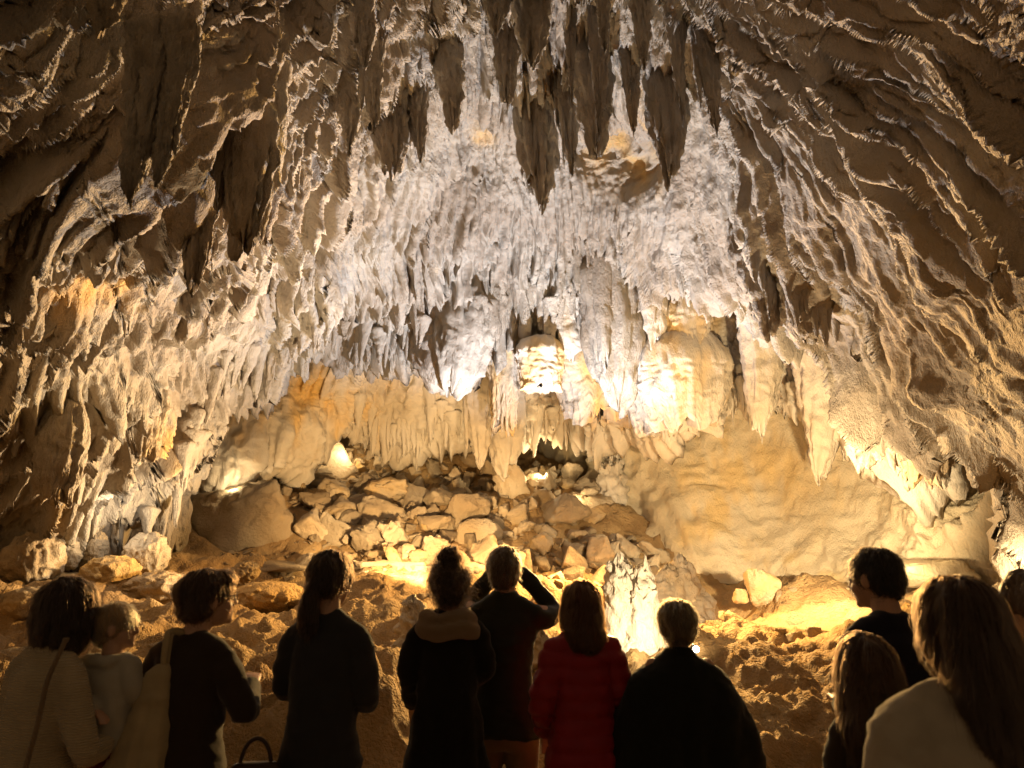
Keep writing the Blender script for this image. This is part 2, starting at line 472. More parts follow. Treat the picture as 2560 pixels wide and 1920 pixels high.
g = (1 - 0.5 * smoothm) * (0.20 * teeth(a, b, 0.20, 0.9, 131, 0.5) + 0.11 * teeth(a + 2, b, 0.09, 0.45, 141)) + flut * 0.12 * (ridged(AB * np.array([1, 0.5, 1]), 0.16, 2, 151)) \
    + 0.06 * fbm(P1, 0.35, 4, 161) + 0.03 * fbm(P1, 0.08, 2, 165) + smoothm * 0.22 * ridged(P1, 0.8, 5, 163)
P2 = P1 + (n1 * 0.85 + np.array([0, 0, -0.3])) * (g * fade)[..., None]
jag = teeth(a, b * 0 + 0.35, 0.15, 0.6, 191, 0.9) * 0.36 + teeth(a + 9, b * 0 + .2, 0.07, 0.3, 195, 0.9) * 0.22
nearlip = sstep(0.88, 1.0, V) * (1 - sstep(1.0, 1.3, V))
P2[..., 2] -= jag * nearlip * np.where(PX < 860, 0.35, 1.0)
och = 0.55 * gauss(PX, PY, 1560, 900, 200, 90) + 0.7 * gauss(PX, PY, 1260, 960, 60, 120) + 0.6 * gauss(PX, PY, 1730, 800, 110, 60) + 0.8 * gauss(PX, PY, 1870, 740, 60, 70) + 0.6 * gauss(PX, PY, 620, 1010, 190, 70, -25) + 0.45 * gauss(PX, PY, 800, 1000, 160, 110) \
    + 0.45 * gauss(PX, PY, 2080, 900, 70, 80) + 0.5 * gauss(PX, PY, 2330, 1080, 50, 90) + 0.55 * gauss(PX, PY, 480, 1180, 50, 130) + 0.3 * gauss(PX, PY, 900, 980, 120, 90) - 0.1
drk = 0.6 * gauss(PX, PY, 600, 1000, 200, 34, -30) + 0.25 * gauss(PX, PY, 760, 900, 60, 30)  # shade of the gap beneath the front vault's lip, painted into the rock colour
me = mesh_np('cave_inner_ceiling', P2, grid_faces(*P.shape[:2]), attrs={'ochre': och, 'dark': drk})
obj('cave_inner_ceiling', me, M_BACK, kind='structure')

# ---- the smooth wall on the right and the far wall behind the rock pile
WALL = [(-300, 1300, 11.5), (200, 1300, 12.6), (500, 1300, 15.5), (800, 1200, 20.5), (1100, 1200, 21.0), (1300, 1200, 20.0), (1420, 1200, 18.0), (1500, 1200, 16.2), (1560, 1100, 15.4), (1580, 1350, 14.2), (1640, 1200, 14.6), (1700, 1450, 13.0), (1800, 1200, 14.0), (1800, 1000, 14.3),
        (1950, 1200, 13.3), (1850, 1430, 12.6), (2050, 1050, 12.9), (2100, 1400, 11.6), (2100, 1480, 11.2), (2250, 1300, 11.2), (2400, 1200, 10.6), (2450, 1400, 9.7), (2560, 1300, 9.2), (2560, 1480, 8.8), (3000, 1300, 7.6),
        (1900, 1540, 12.4), (1280, 900, 20.0), (600, 900, 17.0), (2400, 900, 11), (1200, 1500, 21.5), (600, 1500, 17)]
fW = rbf([c[:2] for c in WALL], [c[2] for c in WALL], 1e-3)
xs = np.linspace(-300, 3000, 500)
PX, PY = np.meshgrid(xs, np.linspace(840, 1640, 180))
Y = fW(PX, PY)
# undercut along the wall's foot and the slanting fins at its left edge
foot = np.interp(PX, [1500, 1600, 1720, 1850, 1990, 2100, 2250, 2600], [1560, 1510, 1470, 1475, 1500, 1490, 1530, 1560])
Y = Y + 0.55 * sstep(-14, 30, PY - foot) * sstep(1620, 1750, PX)
u = (PX - 1500) - 0.42 * (PY - 1000)
q3 = np.stack([u / 150.0, (PY - 0.2 * u) / 900.0, 0 * u], -1)
fin = ridged(q3, 0.75, 2, 205) * np.exp(-((u - 60) / 150) ** 2) * sstep(1020, 1150, PY)
Y = Y - 0.20 * fin
P = W(PX, PY, Y)
nrm = normals(P)
smoothm = sstep(1560, 1680, PX) * (1 - sstep(2150, 2350, PX))
ur = (PX - 2200) - 0.45 * (PY - 1300)
h = 0.16 * fbm(P, 2.4, 3, 211) + 0.03 * ridged(P, 0.5, 5, 212) + (0.03 + 0.20 * (1 - smoothm)) * ridged(P * np.array([1, 1, 0.7]), 0.9, 5, 221) + 0.02 * fbm(P, 0.2, 4, 231)
fl = teeth(ur / 180.0 + 0.25 * vnoise(P, 0.8, 237), PY / 180.0, 0.5, 2.4, 241, 0.5)
h = h + 0.16 * sstep(2050, 2250, PX) * fl
crack = np.clip(1 - np.abs(vnoise(P * np.array([1, 1, 0.45]), 0.9, 251)) * 16, 0, 1) * smoothm
h = h - 0.035 * crack
P2 = P + nrm * h[..., None]
och = 0.50 * gauss(PX, PY, 1900, 1180, 110, 150) + 0.42 * gauss(PX, PY, 1760, 1200, 80, 190) + 0.3 * vnoise(P * np.array([1, 1, 0.35]), 0.5, 261) + 0.5 * gauss(PX, PY, 1740, 1340, 70, 60) + 0.45 * gauss(PX, PY, 2020, 1440, 110, 60, 30) + 0.4 * gauss(PX, PY, 2080, 1230, 60, 90) - 0.05
och = och * (0.55 + 0.75 * sstep(-0.5, 0.5, fbm(P * np.array([1, 1, 0.22]), 0.35, 3, 263))) + 0.35 * (1 - sstep(1350, 1480, PX))
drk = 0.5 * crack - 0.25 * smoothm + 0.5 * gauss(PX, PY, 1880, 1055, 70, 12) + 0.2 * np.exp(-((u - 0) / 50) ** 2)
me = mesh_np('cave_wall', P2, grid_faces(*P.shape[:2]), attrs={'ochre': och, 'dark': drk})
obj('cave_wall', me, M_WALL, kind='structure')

# ---- floor: flat path where the visitors stand, a hummocky clay slope beyond, the rock pile at the back
def fp(px, py, Y):
    return tuple(W(px, py, Y))


FL = [(-8, -4, 0), (0, -4, 0), (8, -4, 0), (-6, 1, 0), (0, 1, 0), (6, 1, 0), (-3, 4.2, 0), (-1.5, 4.3, 0), (0, 4.4, 0), (1.5, 4.4, 0), (3, 4.2, 0), (0, 2.5, 0), (-2.2, 2.4, 0), (2.2, 2.4, 0),
      fp(1280, 1930, 6.0), fp(1280, 1600, 9.0), fp(1280, 1500, 11), fp(1280, 1400, 12.8), fp(1100, 1310, 14.2), fp(1000, 1225, 15.6), fp(850, 1150, 17.0), fp(1300, 1225, 15.8), fp(1450, 1290, 14.2), fp(1200, 1180, 17.0),
      fp(1800, 1505, 12), fp(1800, 1560, 9.6), fp(2000, 1700, 7.4), fp(2000, 1900, 5.6), fp(2100, 1500, 11), fp(2560, 1530, 8.6), fp(2560, 1650, 6.4), fp(1560, 1700, 7.6), fp(1700, 1900, 5.6),
      fp(100, 1480, 9.6), fp(300, 1400, 11.5), fp(100, 1650, 7.0), fp(100, 1850, 5.2), fp(400, 1600, 7.6), fp(700, 1480, 11), fp(700, 1600, 8.4), fp(520, 1330, 13), fp(640, 1350, 12.6), fp(660, 1250, 14.4), fp(560, 1280, 13.6), fp(900, 1700, 6.4), fp(950, 1540, 9.4), fp(700, 1900, 5.4),
      (-9, 8, 2.0), (9, 8, 1.2), (-12, 14, 3.5), (10, 13, 1.6), (0, 24, 6.5), (-6, 22, 6), (6, 22, 4), (-9, 0, 0.2), (9, 0, 0.2)]
fF = rbf([c[:2] for c in FL], [c[2] for c in FL], 2e-4)


def floor_z(x, y):
    x = np.asarray(x, float); y = np.asarray(y, float)
    z = fF(x, y)
    k = sstep(4.4, 5.1, y)
    return z * k + 0.0 * (1 - k)


ang = np.radians(np.linspace(-64, 64, 540))
rr = np.concatenate([np.linspace(0.6, 4.0, 24, endpoint=False), np.exp(np.linspace(math.log(4.0), math.log(26.0), 290))])
RR, AA = np.meshgrid(rr, ang, indexing='ij')
X = RR * np.sin(AA); Yg = RR * np.cos(AA) - 0.0
Z = floor_z(X, Yg)
P = np.stack([X, Yg, Z], -1)
act = sstep(4.4, 5.4, Yg)
hum = 0.20 * fbm(P, 1.5, 3, 311) + 0.09 * ridged(P, 0.8, 3, 321) + 0.045 * ridged(P, 0.33, 3, 325)
cell = np.abs(vnoise(P, 0.22, 341)); hum = hum + 0.035 * (1 - np.clip(cell * 2.2, 0, 1)) ** 1.5 + 0.03 * ridged(P, 0.13, 2, 345) + 0.022 * fbm(P, 0.06, 2, 351)
terr = vnoise(P, 1.1, 347) * 5; hum = hum + 0.05 * (np.floor(terr) + sstep(0.6, 1.0, terr - np.floor(terr)))
bank = np.exp(-((X + 1.15) / 0.7) ** 2 - ((Yg - 5.3) / 0.45) ** 2) * 0.55
pile = sstep(12.5, 15.5, Yg) * 0.12 * ridged(P, 1.1, 4, 361)
Z = Z + act * (hum + pile) + bank + 0.01 * fbm(P, 0.3, 2, 371) * (1 - act)
P2 = np.stack([X, Yg, Z], -1)
redd = 0.6 * np.exp(-((Yg - 19.5) / 2.5) ** 2)
me = mesh_np('cave_floor', P2, grid_faces(*P.shape[:2]), attrs={'ochre': 0.25 * fbm(P, 2.2, 3, 381) + 0.1, 'dark': 0.3 * np.clip(fbm(P, 1.1, 3, 391), 0, 1)})
obj('cave_floor', me, M_FLOOR, kind='structure')

# ================================================================== things of the cave
bpy.context.view_layer.update()
O_A, O_B, O_W, O_F = (bpy.data.objects[n] for n in ('cave_ceiling', 'cave_inner_ceiling', 'cave_wall', 'cave_floor'))


def hit(ob, px, py, back=0.05):
    """Where the line of sight through a photograph pixel meets a cave surface."""
    d = W(px, py, 10.0) - EYE
    d = d / np.linalg.norm(d)
    ok, p, n, i = ob.ray_cast(Vector(EYE), Vector(d))
    return (np.array(p) + d * back) if ok else None


def ground(x, y):
    ok, p, n, i = O_F.ray_cast(Vector((x, y, 9.0)), Vector((0, 0, -1)))
    return p.z if ok else float(floor_z(x, y))


def ordinal(k):
    ones = ['', 'first', 'second', 'third', 'fourth', 'fifth', 'sixth', 'seventh', 'eighth', 'ninth', 'tenth', 'eleventh', 'twelfth', 'thirteenth', 'fourteenth', 'fifteenth', 'sixteenth', 'seventeenth', 'eighteenth', 'nineteenth']
    if k < 20:
        return ones[k]
    tens = ['', '', 'twent', 'thirt', 'fort', 'fift', 'sixt', 'sevent', 'eight', 'ninet']
    return tens[k // 10] + ('ieth' if k % 10 == 0 else 'y-' + ones[k % 10])


def pixel(p):
    v = np.asarray(p, float) - EYE
    f = v[1] * math.cos(PITCH) + v[2] * math.sin(PITCH)
    u = -v[1] * math.sin(PITCH) + v[2] * math.cos(PITCH)
    return 1280 + FPX * v[0] / f, 960 - FPX * u / f


def fluted(rx, ry, length, rows=70, cols=56, p=0.75, tip=0.06, flute=0.22, grain=0.03, seed=0, bulge=0.0, nf=11, lean=(0, 0), up=0.35, scales=False, top_flare=0.45):
    """A hanging (or, flipped, standing) dripstone: origin at its top, tip at -length."""
    t = -up + (1 + up) * (1 - (1 - np.linspace(0, 1, rows)) ** 1.7)
    th = np.linspace(0, 2 * np.pi, cols, endpoint=False)
    T, TH = np.meshgrid(t, th, indexing='ij')
    TT = np.clip(T, 0, 1)
    prof = (1 - TT) ** p * (1 - tip) + tip * np.sqrt(np.clip(1 - TT ** 8, 0, 1)) + bulge * np.sin(np.pi * TT) ** 1.5 + top_flare * np.clip(0.3 - T, 0, 1) ** 1.5 * 2
    prof[-1] *= 0.05
    prof = prof * np.clip((T + up) / 0.18, 0.02, 1) ** 0.5 if not scales else prof
    Rm_ = max(rx, ry)
    wob = 0.25 * np.sin(TH * 2 + 5 * T + seed) + 0.2 * np.sin(TH * 3 - 7 * T + 2.1 * seed)
    k = nf / 9.0
    tw = 0.5 * np.sin(3.1 * T + seed)
    Q = np.stack([np.cos(TH + tw * 0.3) * k + seed * 1.7, np.sin(TH + tw * 0.3) * k, T * length / Rm_ * (0.10 if not scales else 0.55)], -1)
    f = ridged(Q, 0.62, 3, seed + 3) * 0.5 + 0.5
    f2 = ridged(Q * np.array([1, 1, 1.6]) + 5, 0.26, 2, seed + 5) * 0.5 + 0.5
    # each rib ends at its own length
    ends = 0.10 * vnoise(np.stack([np.cos(TH) * k * 1.4 + seed, np.sin(TH) * k * 1.4, 0 * TH], -1), 0.5, seed + 8)
    R = prof * (1 + 0.5 * flute * wob) + (flute * 1.5 * (f - 0.5) + flute * 0.7 * (f2 - 0.5)) * np.clip(prof * 1.3, 0.06, 1)
    X = rx * R * np.cos(TH) + lean[0] * TT * length + 0.10 * rx * np.sin(4 * T + seed)
    Y = ry * R * np.sin(TH) + lean[1] * TT * length
    Zc = -T * length * (1 + (ends * TT if not scales else 0)) - 0.05 * length * f * TT
    Zc = Zc - length * TT ** 3 * (0.12 * (f2 - 0.5) + 0.10 * vnoise(np.stack([X / Rm_, Y / Rm_, 0 * X + seed], -1), 0.28, seed + 21))
    V = np.stack([X, Y, Zc], -1)
    n = np.stack([np.cos(TH), np.sin(TH), 0 * TH], -1)
    V = V + n * (grain * (1.2 * fbm(V + seed * 3.7, Rm_ * 0.5, 3, seed) + 0.9 * fbm(V + seed * 3.7, 0.09, 2, seed + 9)))[..., None]
    return V.reshape(-1, 3), grid_faces(rows, cols, True)


def curtain(rx, ry, length, rows=72, cols=92, seed=0, dome=0.28, nf=26, flute=0.10, rag=0.30, taper=0.12):
    """A flowstone tier: rounded top, fluted sides, ragged hem."""
    t = np.linspace(0, 1, rows); th = np.linspace(0, 2 * np.pi, cols, endpoint=False)
    T, TH = np.meshgrid(t, th, indexing='ij')
    k = nf / 9.0
    U = np.stack([np.cos(TH) * k + seed, np.sin(TH) * k, 0 * T], -1)
    Q = U + np.stack([0 * T, 0.12 * np.sin(6 * T + seed), T * 0.5], -1)
    f = ridged(Q, 0.42, 3, seed) * 0.5 + 0.5
    big = vnoise(U, 1.4, seed + 4)
    hem = 1 - rag * (0.5 + 0.5 * vnoise(U, 0.55, seed + 2)) - rag * 0.5 * (0.5 + 0.5 * vnoise(U, 0.2, seed + 3))
    s1 = np.clip(T / 0.16, 0, 1)
    inner = np.clip((T - 0.9) / 0.1, 0, 1)
    s2 = np.clip((T - 0.16) / 0.74, 0, 1)
    R = np.sin(s1 * np.pi / 2) ** 0.8 * (1 + 0.15 * big) * (1 - taper * s2) * (1 - 0.75 * inner)
    R = R + flute * (f - 0.5) * 2 * s1 * (1 - inner)
    Z = dome * length * (np.cos(s1 * np.pi / 2)) - length * s2 * hem + 0.10 * length * inner
    V = np.stack([rx * R * np.cos(TH), ry * R * np.sin(TH), Z], -1)
    V = V + 0.03 * np.stack([fbm(V + seed, 0.3, 3, seed + 5), fbm(V + seed, 0.3, 3, seed + 6), 0.5 * fbm(V + seed, 0.12, 3, seed + 7)], -1)
    n = np.stack([np.cos(TH), np.sin(TH), 0 * T], -1)
    V = V + n * (0.018 * fbm(V + seed, 0.07, 2, seed + 9) + 0.005 * np.sin(Z * 40 + 5 * fbm(V, 0.3, 2, seed)))[..., None]
    return V.reshape(-1, 3), grid_faces(rows, cols, True)


def chip(seed, n=15, elong=(1, .85, .7), bev=0.05, cuts=3, amp=0.05):
    """A broken angular block: hull of random points, edges knocked off, faces roughened."""
    rng = np.random.default_rng(seed)
    p = rng.uniform(-1, 1, (n, 3)); p /= np.maximum(np.abs(p).max(1, keepdims=True), 0.6) ** 0.8
    p = p * np.array(elong)
    bm = bmesh.new()
    for q in p:
        bm.verts.new(q)
    r_ = bmesh.ops.convex_hull(bm, input=bm.verts)
    bmesh.ops.delete(bm, geom=list({e for e in r_['geom_interior'] if isinstance(e, bmesh.types.BMVert)} | {v for v in bm.verts if not v.link_faces}), context='VERTS')
    bmesh.ops.dissolve_limit(bm, angle_limit=0.3, verts=bm.verts, edges=bm.edges)
    bmesh.ops.bevel(bm, geom=bm.edges[:], offset=bev, segments=1, affect='EDGES', clamp_overlap=True)
    bmesh.ops.triangulate(bm, faces=bm.faces)
    if cuts:
        bmesh.ops.subdivide_edges(bm, edges=bm.edges[:], cuts=cuts, use_grid_fill=True)
    bmesh.ops.triangulate(bm, faces=bm.faces)
    bm.normal_update()
    V = np.array([v.co[:] for v in bm.verts]); Nn = np.array([v.normal[:] for v in bm.verts])
    F = np.array([[v.index for v in f.verts] for f in bm.faces], np.int32)
    bm.free()
    V = V + Nn * (amp * ridged(V + seed * 3.1, 0.7, 4, seed) + amp * 0.6 * fbm(V + seed, 0.16, 2, seed + 3))[:, None]
    return V, F


def lump(rx, ry, rz, res=40, seed=0, amp=0.18, cuts=0, fine=0.05, knobs=0.0, flute=0.0):
    """A rounded or broken rock, centre at the origin."""
    rows, cols = res, int(res * 1.6)
    th = np.linspace(0, 2 * np.pi, cols, endpoint=False)
    ph = np.linspace(0.0, np.pi, rows)
    PH, TH = np.meshgrid(ph, th, indexing='ij')
    d = np.stack([np.sin(PH) * np.cos(TH), np.sin(PH) * np.sin(TH), np.cos(PH)], -1)
    r = np.ones(PH.shape)
    rng = np.random.default_rng(seed)
    if cuts:
        for k in range(cuts):
            nv = rng.normal(size=3); nv /= np.linalg.norm(nv)
            off = rng.uniform(0.55, 0.9)
            dn = d @ nv
            r = np.minimum(r, np.where(dn > 0.05, off / np.maximum(dn, 0.05), 9))
    q = d + seed * 5.3
    r = r * (1 + amp * fbm(q, 0.9, 3, seed) + fine * fbm(q, 0.22, 3, seed + 4) + fine * 0.5 * fbm(q, 0.07, 2, seed + 6))
    if knobs:
        r = r + knobs * (1 - np.clip(np.abs(vnoise(q, 0.28, seed + 8)) * 2.4, 0, 1)) ** 0.6 + knobs * 0.4 * np.abs(vnoise(q, 0.12, seed + 9))
    if flute:
        nf = 26
        r = r + flute * (teeth(TH, PH * 2 + 5, 2 * np.pi / nf, 1.6, seed + 2, 0.4, wrap=nf) - 0.3) * np.sin(PH) ** 0.5 * sstep(0.5, 1.3, PH)
    V = d * r[..., None] * np.array([rx, ry, rz])
    return V.reshape(-1, 3), grid_faces(rows, cols, True)


def attr_for(V, ochre=0.0, dark=0.0, seed=0):
    n = len(V)
    return {'ochre': np.full(n, ochre), 'dark': np.full(n, dark)}


def join(parts):
    vs, fs, k = [], [], 0
    for v, f in parts:
        vs.append(v); fs.append(f + k); k += len(v)
    return np.concatenate(vs), np.concatenate(fs)


def px2m(w, Y):
    return w * Y / FPX


# ---- hanging stalactites.  (x0,y0) root, (x1,y1) tip and width in photograph pixels; dY brings it forward of the vault
STAL = [
    # x0, y0, x1, y1, w, dY, p, bulge, ochre, dark, label
    (1330, 130, 1347, 492, 118, 0.15, 0.55, 0.10, 0.0, 0.30, 'longest fluted grey stalactite hanging at the top centre of the vault'),
    (1410, 150, 1428, 405, 66, 0.35, 0.8, 0.05, 0.0, 0.30, 'slim pointed stalactite just right of the longest fluted one'),
    (1478, 90, 1488, 350, 92, 0.30, 0.40, 0.12, 0.0, 0.35, 'broad blunt stalactite with a rounded tip above the ochre niche'),
    (1500, 20, 1496, 312, 52, 0.55, 0.8, 0.0, 0.0, 0.2, 'narrow stalactite in front of the broad blunt one'),
    (1575, 120, 1582, 312, 46, 0.25, 0.7, 0.05, 0.2, 0.25, 'short tapering stalactite over the right side of the ochre niche'),
    (1655, 150, 1672, 418, 96, 0.25, 0.5, 0.08, 0.15, 0.30, 'thick ragged stalactite at the right edge of the ochre niche'),
    (1262, 40, 1268, 236, 66, 0.25, 0.45, 0.05, 0.05, 0.25, 'flat grey stalactite left of the longest fluted one'),
    (1325, -60, 1332, 134, 86, 0.65, 0.35, 0.12, 0.0, 0.25, 'stubby round-ended stalactite cut by the top edge at the centre'),
    (1236, -60, 1243, 68, 62, 0.55, 0.4, 0.1, 0.0, 0.25, 'small rounded stalactite at the top edge left of the stubby one'),
    (1424, 60, 1431, 242, 26, 0.55, 0.9, 0.0, 0.0, 0.1, 'thin needle stalactite between the two groups at the top centre'),
    (1506, -80, 1512, 118, 44, 0.95, 0.75, 0.0, 0.0, 0.2, 'pointed stalactite dipping from the top edge right of centre'),
    (1600, -40, 1612, 150, 54, 0.7, 0.7, 0.05, 0.2, 0.2, 'brownish tapering stalactite near the top edge right of centre'),
    (1690, 40, 1705, 270, 44, 0.4, 0.8, 0.0, 0.1, 0.2, 'slender stalactite above the thick ragged one'),
    (972, 230, 984, 415, 84, 0.25, 0.4, 0.12, 0.0, 0.28, 'club-shaped dark stalactite left of the centre'),
    (930, 120, 934, 302, 60, 0.45, 0.7, 0.0, 0.05, 0.28, 'grey curtain stalactite over the club-shaped one'),
    (880, 170, 872, 352, 66, 0.30, 0.55, 0.05, 0.0, 0.28, 'ragged stalactite left of the club-shaped one'),
    (1040, 200, 1048, 372, 64, 0.25, 0.6, 0.0, 0.1, 0.25, 'stalactite right of the club-shaped one'),
    (1120, 110, 1132, 290, 74, 0.35, 0.55, 0.0, 0.1, 0.28, 'dark curtain stalactite beside the pale hollow at the upper centre'),
    (905, 20, 912, 150, 60, 0.5, 0.6, 0.0, 0.15, 0.25, 'short brown stalactite under the top edge left of centre'),
    (1760, 90, 1790, 300, 60, 0.35, 0.7, 0.0, 0.0, 0.2, 'stalactite hanging among the first folds right of the centre'),
    (620, 190, 616, 585, 150, 0.55, 0.45, 0.06, 0.12, 0.25, 'huge tongue-shaped dripstone curtain hanging on the upper left'),
    (515, 330, 492, 672, 84, 0.35, 0.45, 0.0, 0.05, 0.25, 'long narrow dripstone sheet beside the huge tongue on the left'),
    (370, 200, 330, 470, 90, 0.55, 0.5, 0.0, 0.15, 0.22, 'dark finger of dripstone low on the big left fold'),
    (440, 170, 400, 430, 74, 0.6, 0.6, 0.0, 0.15, 0.22, 'second dark finger of dripstone on the big left fold'),
    (275, -120, 262, 56, 86, 1.1, 0.3, 0.15, 0.45, 0.1, 'ochre dripstone knob poking into the top left of the view'),
]


def hang_curtain(name, x0, y0, x1, y1, w, Y, och, drk, label, mat, seed, ry=0.6, rag=0.3, nf=26):
    T = W(x0, y0, Y); B = W(x1, y1, Y)
    r = px2m(w, Y) / 2
    V, F = curtain(r, r * ry, T[2] - B[2], seed=seed, rag=rag, nf=nf, dome=0.5, taper=0.28, flute=0.12)
    T = T + np.array([0, 0.3, 0])
    return thing(name, mesh_np(name, V, F, attrs=attr_for(V, och, drk)), mat, label, 'flowstone', loc=T)


def hang(name, x0, y0, x1, y1, w, Y, p, bulge, och, drk, label, cat, mat, seed, group=None, flute=0.46, ry=0.8, rows=76, cols=56, nf=17, up=0.35, flare=0.45):
    T = W(x0, y0, Y); B = W(x1, y1, Y)
    L = T[2] - B[2]
    r = px2m(w, Y) / 2 * (0.88 if up > 0.55 and up < 0.65 else 1.0)
    ms = [fluted(r, r * ry, L, rows, cols, p, 0.10, flute, min(0.05 * r + 0.006, 0.02), seed, bulge, nf, lean=((B[0] - T[0]) / L, 0), up=up, top_flare=flare)]
    rg = random.Random(seed)
    for q in range(18 if w > 140 and L < 2.6 else 6 if w > 55 else 2):                   # lesser drips grown onto its flanks
        an = rg.uniform(0, 6.28); l2 = L * rg.uniform(0.25, 0.72); r2 = r * rg.uniform(0.22, 0.42)
        v2, f2 = fluted(r2, r2, l2, 22, 12, 0.7, 0.12, flute, 0.10 * r2 + 0.006, seed + 3 + q, 0.03, 7, up=0.5)
        d2 = r * rg.uniform(0.55, 0.95)
        ms.append((v2 + np.array([d2 * math.cos(an), d2 * ry * math.sin(an), -L * rg.uniform(0.0, 0.18)]), f2))
    V, F = join(ms)
    me = mesh_np(name, V, F, attrs=attr_for(V, och, drk))
    return thing(name, me, mat, label, cat, group, loc=T)


for k, (x0, y0, x1, y1, w_, dY, p_, bl, oc, dk, lab) in enumerate(STAL):
    Y = float(YC(np.array(x0 * .5 + x1 * .5), np.array(y0 * .65 + y1 * .35))) - dY - 0.35
    hang('stalactite', x0, y0, x1, y1, w_, Y, p_, bl, oc, dk * 0.4, lab, 'stalactite', M_CEIL, 500 + 13 * k, 'large stalactites of the vault', up=0.6)

# ---- dripstone masses of the inner chamber
MASS = [
    (1130, 770, 1130, 957, 165, 12.0, 0.25, 0.12, -0.3, -0.1, 'pitted grey-white dripstone boss hanging under the middle of the vault', 'stalactite', M_CEIL),
    (1525, 690, 1548, 975, 150, 11.6, 0.38, 0.10, -0.3, 0.05, 'big shaggy grey stalactite hanging before the golden flowstone', 'stalactite', M_CEIL),
    (1370, 700, 1368, 846, 74, 12.5, 0.6, 0.0, -0.2, 0.0, 'white stalactite with a sharp tip at the middle lip of the vault', 'stalactite', M_CEIL),
    (1232, 690, 1238, 850, 84, 12.6, 0.7, 0.0, -0.2, 0.0, 'white jagged stalactite beside the pitted boss', 'stalactite', M_CEIL),
    (1430, 770, 1432, 880, 80, 13.0, 0.3, 0.1, 0.0, 0.0, 'pale blunt stalactite left of the shaggy grey one', 'stalactite', M_BACK),
    (1632, 640, 1634, 842, 70, 12.2, 0.35, 0.05, 0.1, 0.0, 'bright knobbly stalactite over the golden flowstone', 'stalactite', M_BACK),
    (1262, 870, 1266, 1110, 84, 13.3, 0.35, 0.05, 0.5, 0.0, 'narrow ochre flowstone column left of the round bulge', 'flowstone', M_BACK),
    (1262, 1030, 1268, 1178, 84, 14.4, 0.4, 0.05, 0.0, 0.0, 'finely fluted pale stalactite above the red rubble', 'stalactite', M_BACK),
    (1195, 1010, 1200, 1150, 60, 14.4, 0.6, 0.0, 0.0, 0.0, 'white stalactite left of the finely fluted one', 'stalactite', M_BACK),
    (1165, 920, 1170, 1100, 60, 15.0, 0.5, 0.0, 0.25, 0.1, 'brown stained stalactite behind the pitted boss', 'stalactite', M_BACK),
    (1712, 905, 1712, 1108, 250, 12.2, 0.18, 0.10, 0.25, -0.2, 'brightest fluted flowstone curtain hanging over the golden wall', 'flowstone', M_BACK),
    (1722, 775, 1722, 915, 135, 12.0, 0.22, 0.08, 0.5, -0.1, 'yellow fluted flowstone tier above the brightest flowstone curtain', 'flowstone', M_BACK),
    (1500, 905, 1498, 1085, 210, 13.3, 0.2, 0.1, 0.45, -0.1, 'broad golden flowstone sheet between the round bulge and the brightest curtain', 'flowstone', M_BACK),
    (1640, 990, 1640, 1100, 110, 12.6, 0.2, 0.1, 0.05, -0.2, 'small white flowstone apron left of the brightest flowstone curtain', 'flowstone', M_BACK),
    (1900, 850, 1905, 1062, 90, 11.7, 0.5, 0.0, 0.05, -0.1, 'white ribbed stalactite at the top of the golden wall', 'stalactite', M_BACK),
    (2058, 960, 2042, 1166, 98, 11.2, 0.5, 0.0, 0.05, -0.1, 'white cone-shaped stalactite before the right end of the golden wall', 'stalactite', M_BACK),
    (2205, 935, 2262, 1205, 190, 9.4, 0.20, 0.06, 0.10, 0.15, 'large beige fluted flowstone hanging on the right', 'flowstone', M_BACK),
    (2318, 1000, 2345, 1240, 130, 9.1, 0.25, 0.06, 0.35, 0.22, 'brown fluted flowstone beside the large beige one on the right', 'flowstone', M_BACK),
    (2420, 1040, 2432, 1190, 60, 9.2, 0.5, 0.0, 0.1, 0.2, 'short dark stalactite near the right edge', 'stalactite', M_BACK),
    (1535, 1060, 1528, 1165, 40, 14.8, 0.6, 0.0, 0.0, 0.0, 'small white stalactite above the coral-like column', 'stalactite', M_BACK),
    (720, 1120, 718, 1190, 40, 14.2, 0.6, 0.0, 0.1, 0.0, 'short stubby drip under the brown left overhang', 'stalactite', M_BACK),
    (1105, 1130, 1108, 1225, 84, 17.4, 0.16, 0.08, 0.85, 0.0, 'small ochre flowstone boss above the rubble', 'flowstone', M_BACK),
    (330, 1010, 322, 1180, 110, 8.9, 0.35, 0.06, 0.45, 0.1, 'ochre fluted dripstone among the grey ones at the lower left', 'flowstone', M_CEIL),
    (112, 1080, 100, 1290, 110, 7.7, 0.4, 0.06, 0.3, 0.2, 'brown dripstone mass at the far left edge', 'flowstone', M_CEIL),
    (2005, 700, 2015, 835, 110, 9.0, 0.35, 0.05, -0.1, 0.3, 'dark grey ribbed stalactite at the vault lip above the golden wall', 'stalactite', M_CEIL),
    (1900, 640, 1925, 812, 110, 9.8, 0.35, 0.05, -0.1, 0.3, 'dark grey stalactite where the vault lip meets the lit chamber', 'stalactite', M_CEIL),
]
for k, (x0, y0, x1, y1, w_, Y, p_, bl, oc, dk, lab, cat, mt) in enumerate(MASS):
    if cat == 'flowstone':
        hang_curtain(cat, x0, y0, x1, y1, w_, Y, oc, dk, lab, mt, 900 + 17 * k)
        continue
    if mt is M_CEIL:                                     # grown from the vault itself
        q = hit(O_A, x0, y0, 0.0)
        if q is not None:
            Y = q[1] + 0.45
    nf = 20 if w_ > 140 else 11
    hang(cat, x0, y0, x1, y1, w_, Y, p_, bl, oc, dk, lab, cat, mt, 900 + 17 * k, flute=0.30 if nf > 12 else 0.24, ry=0.75, nf=nf, up=0.7, flare=0.12, rows=80, cols=72 if nf > 12 else 48)

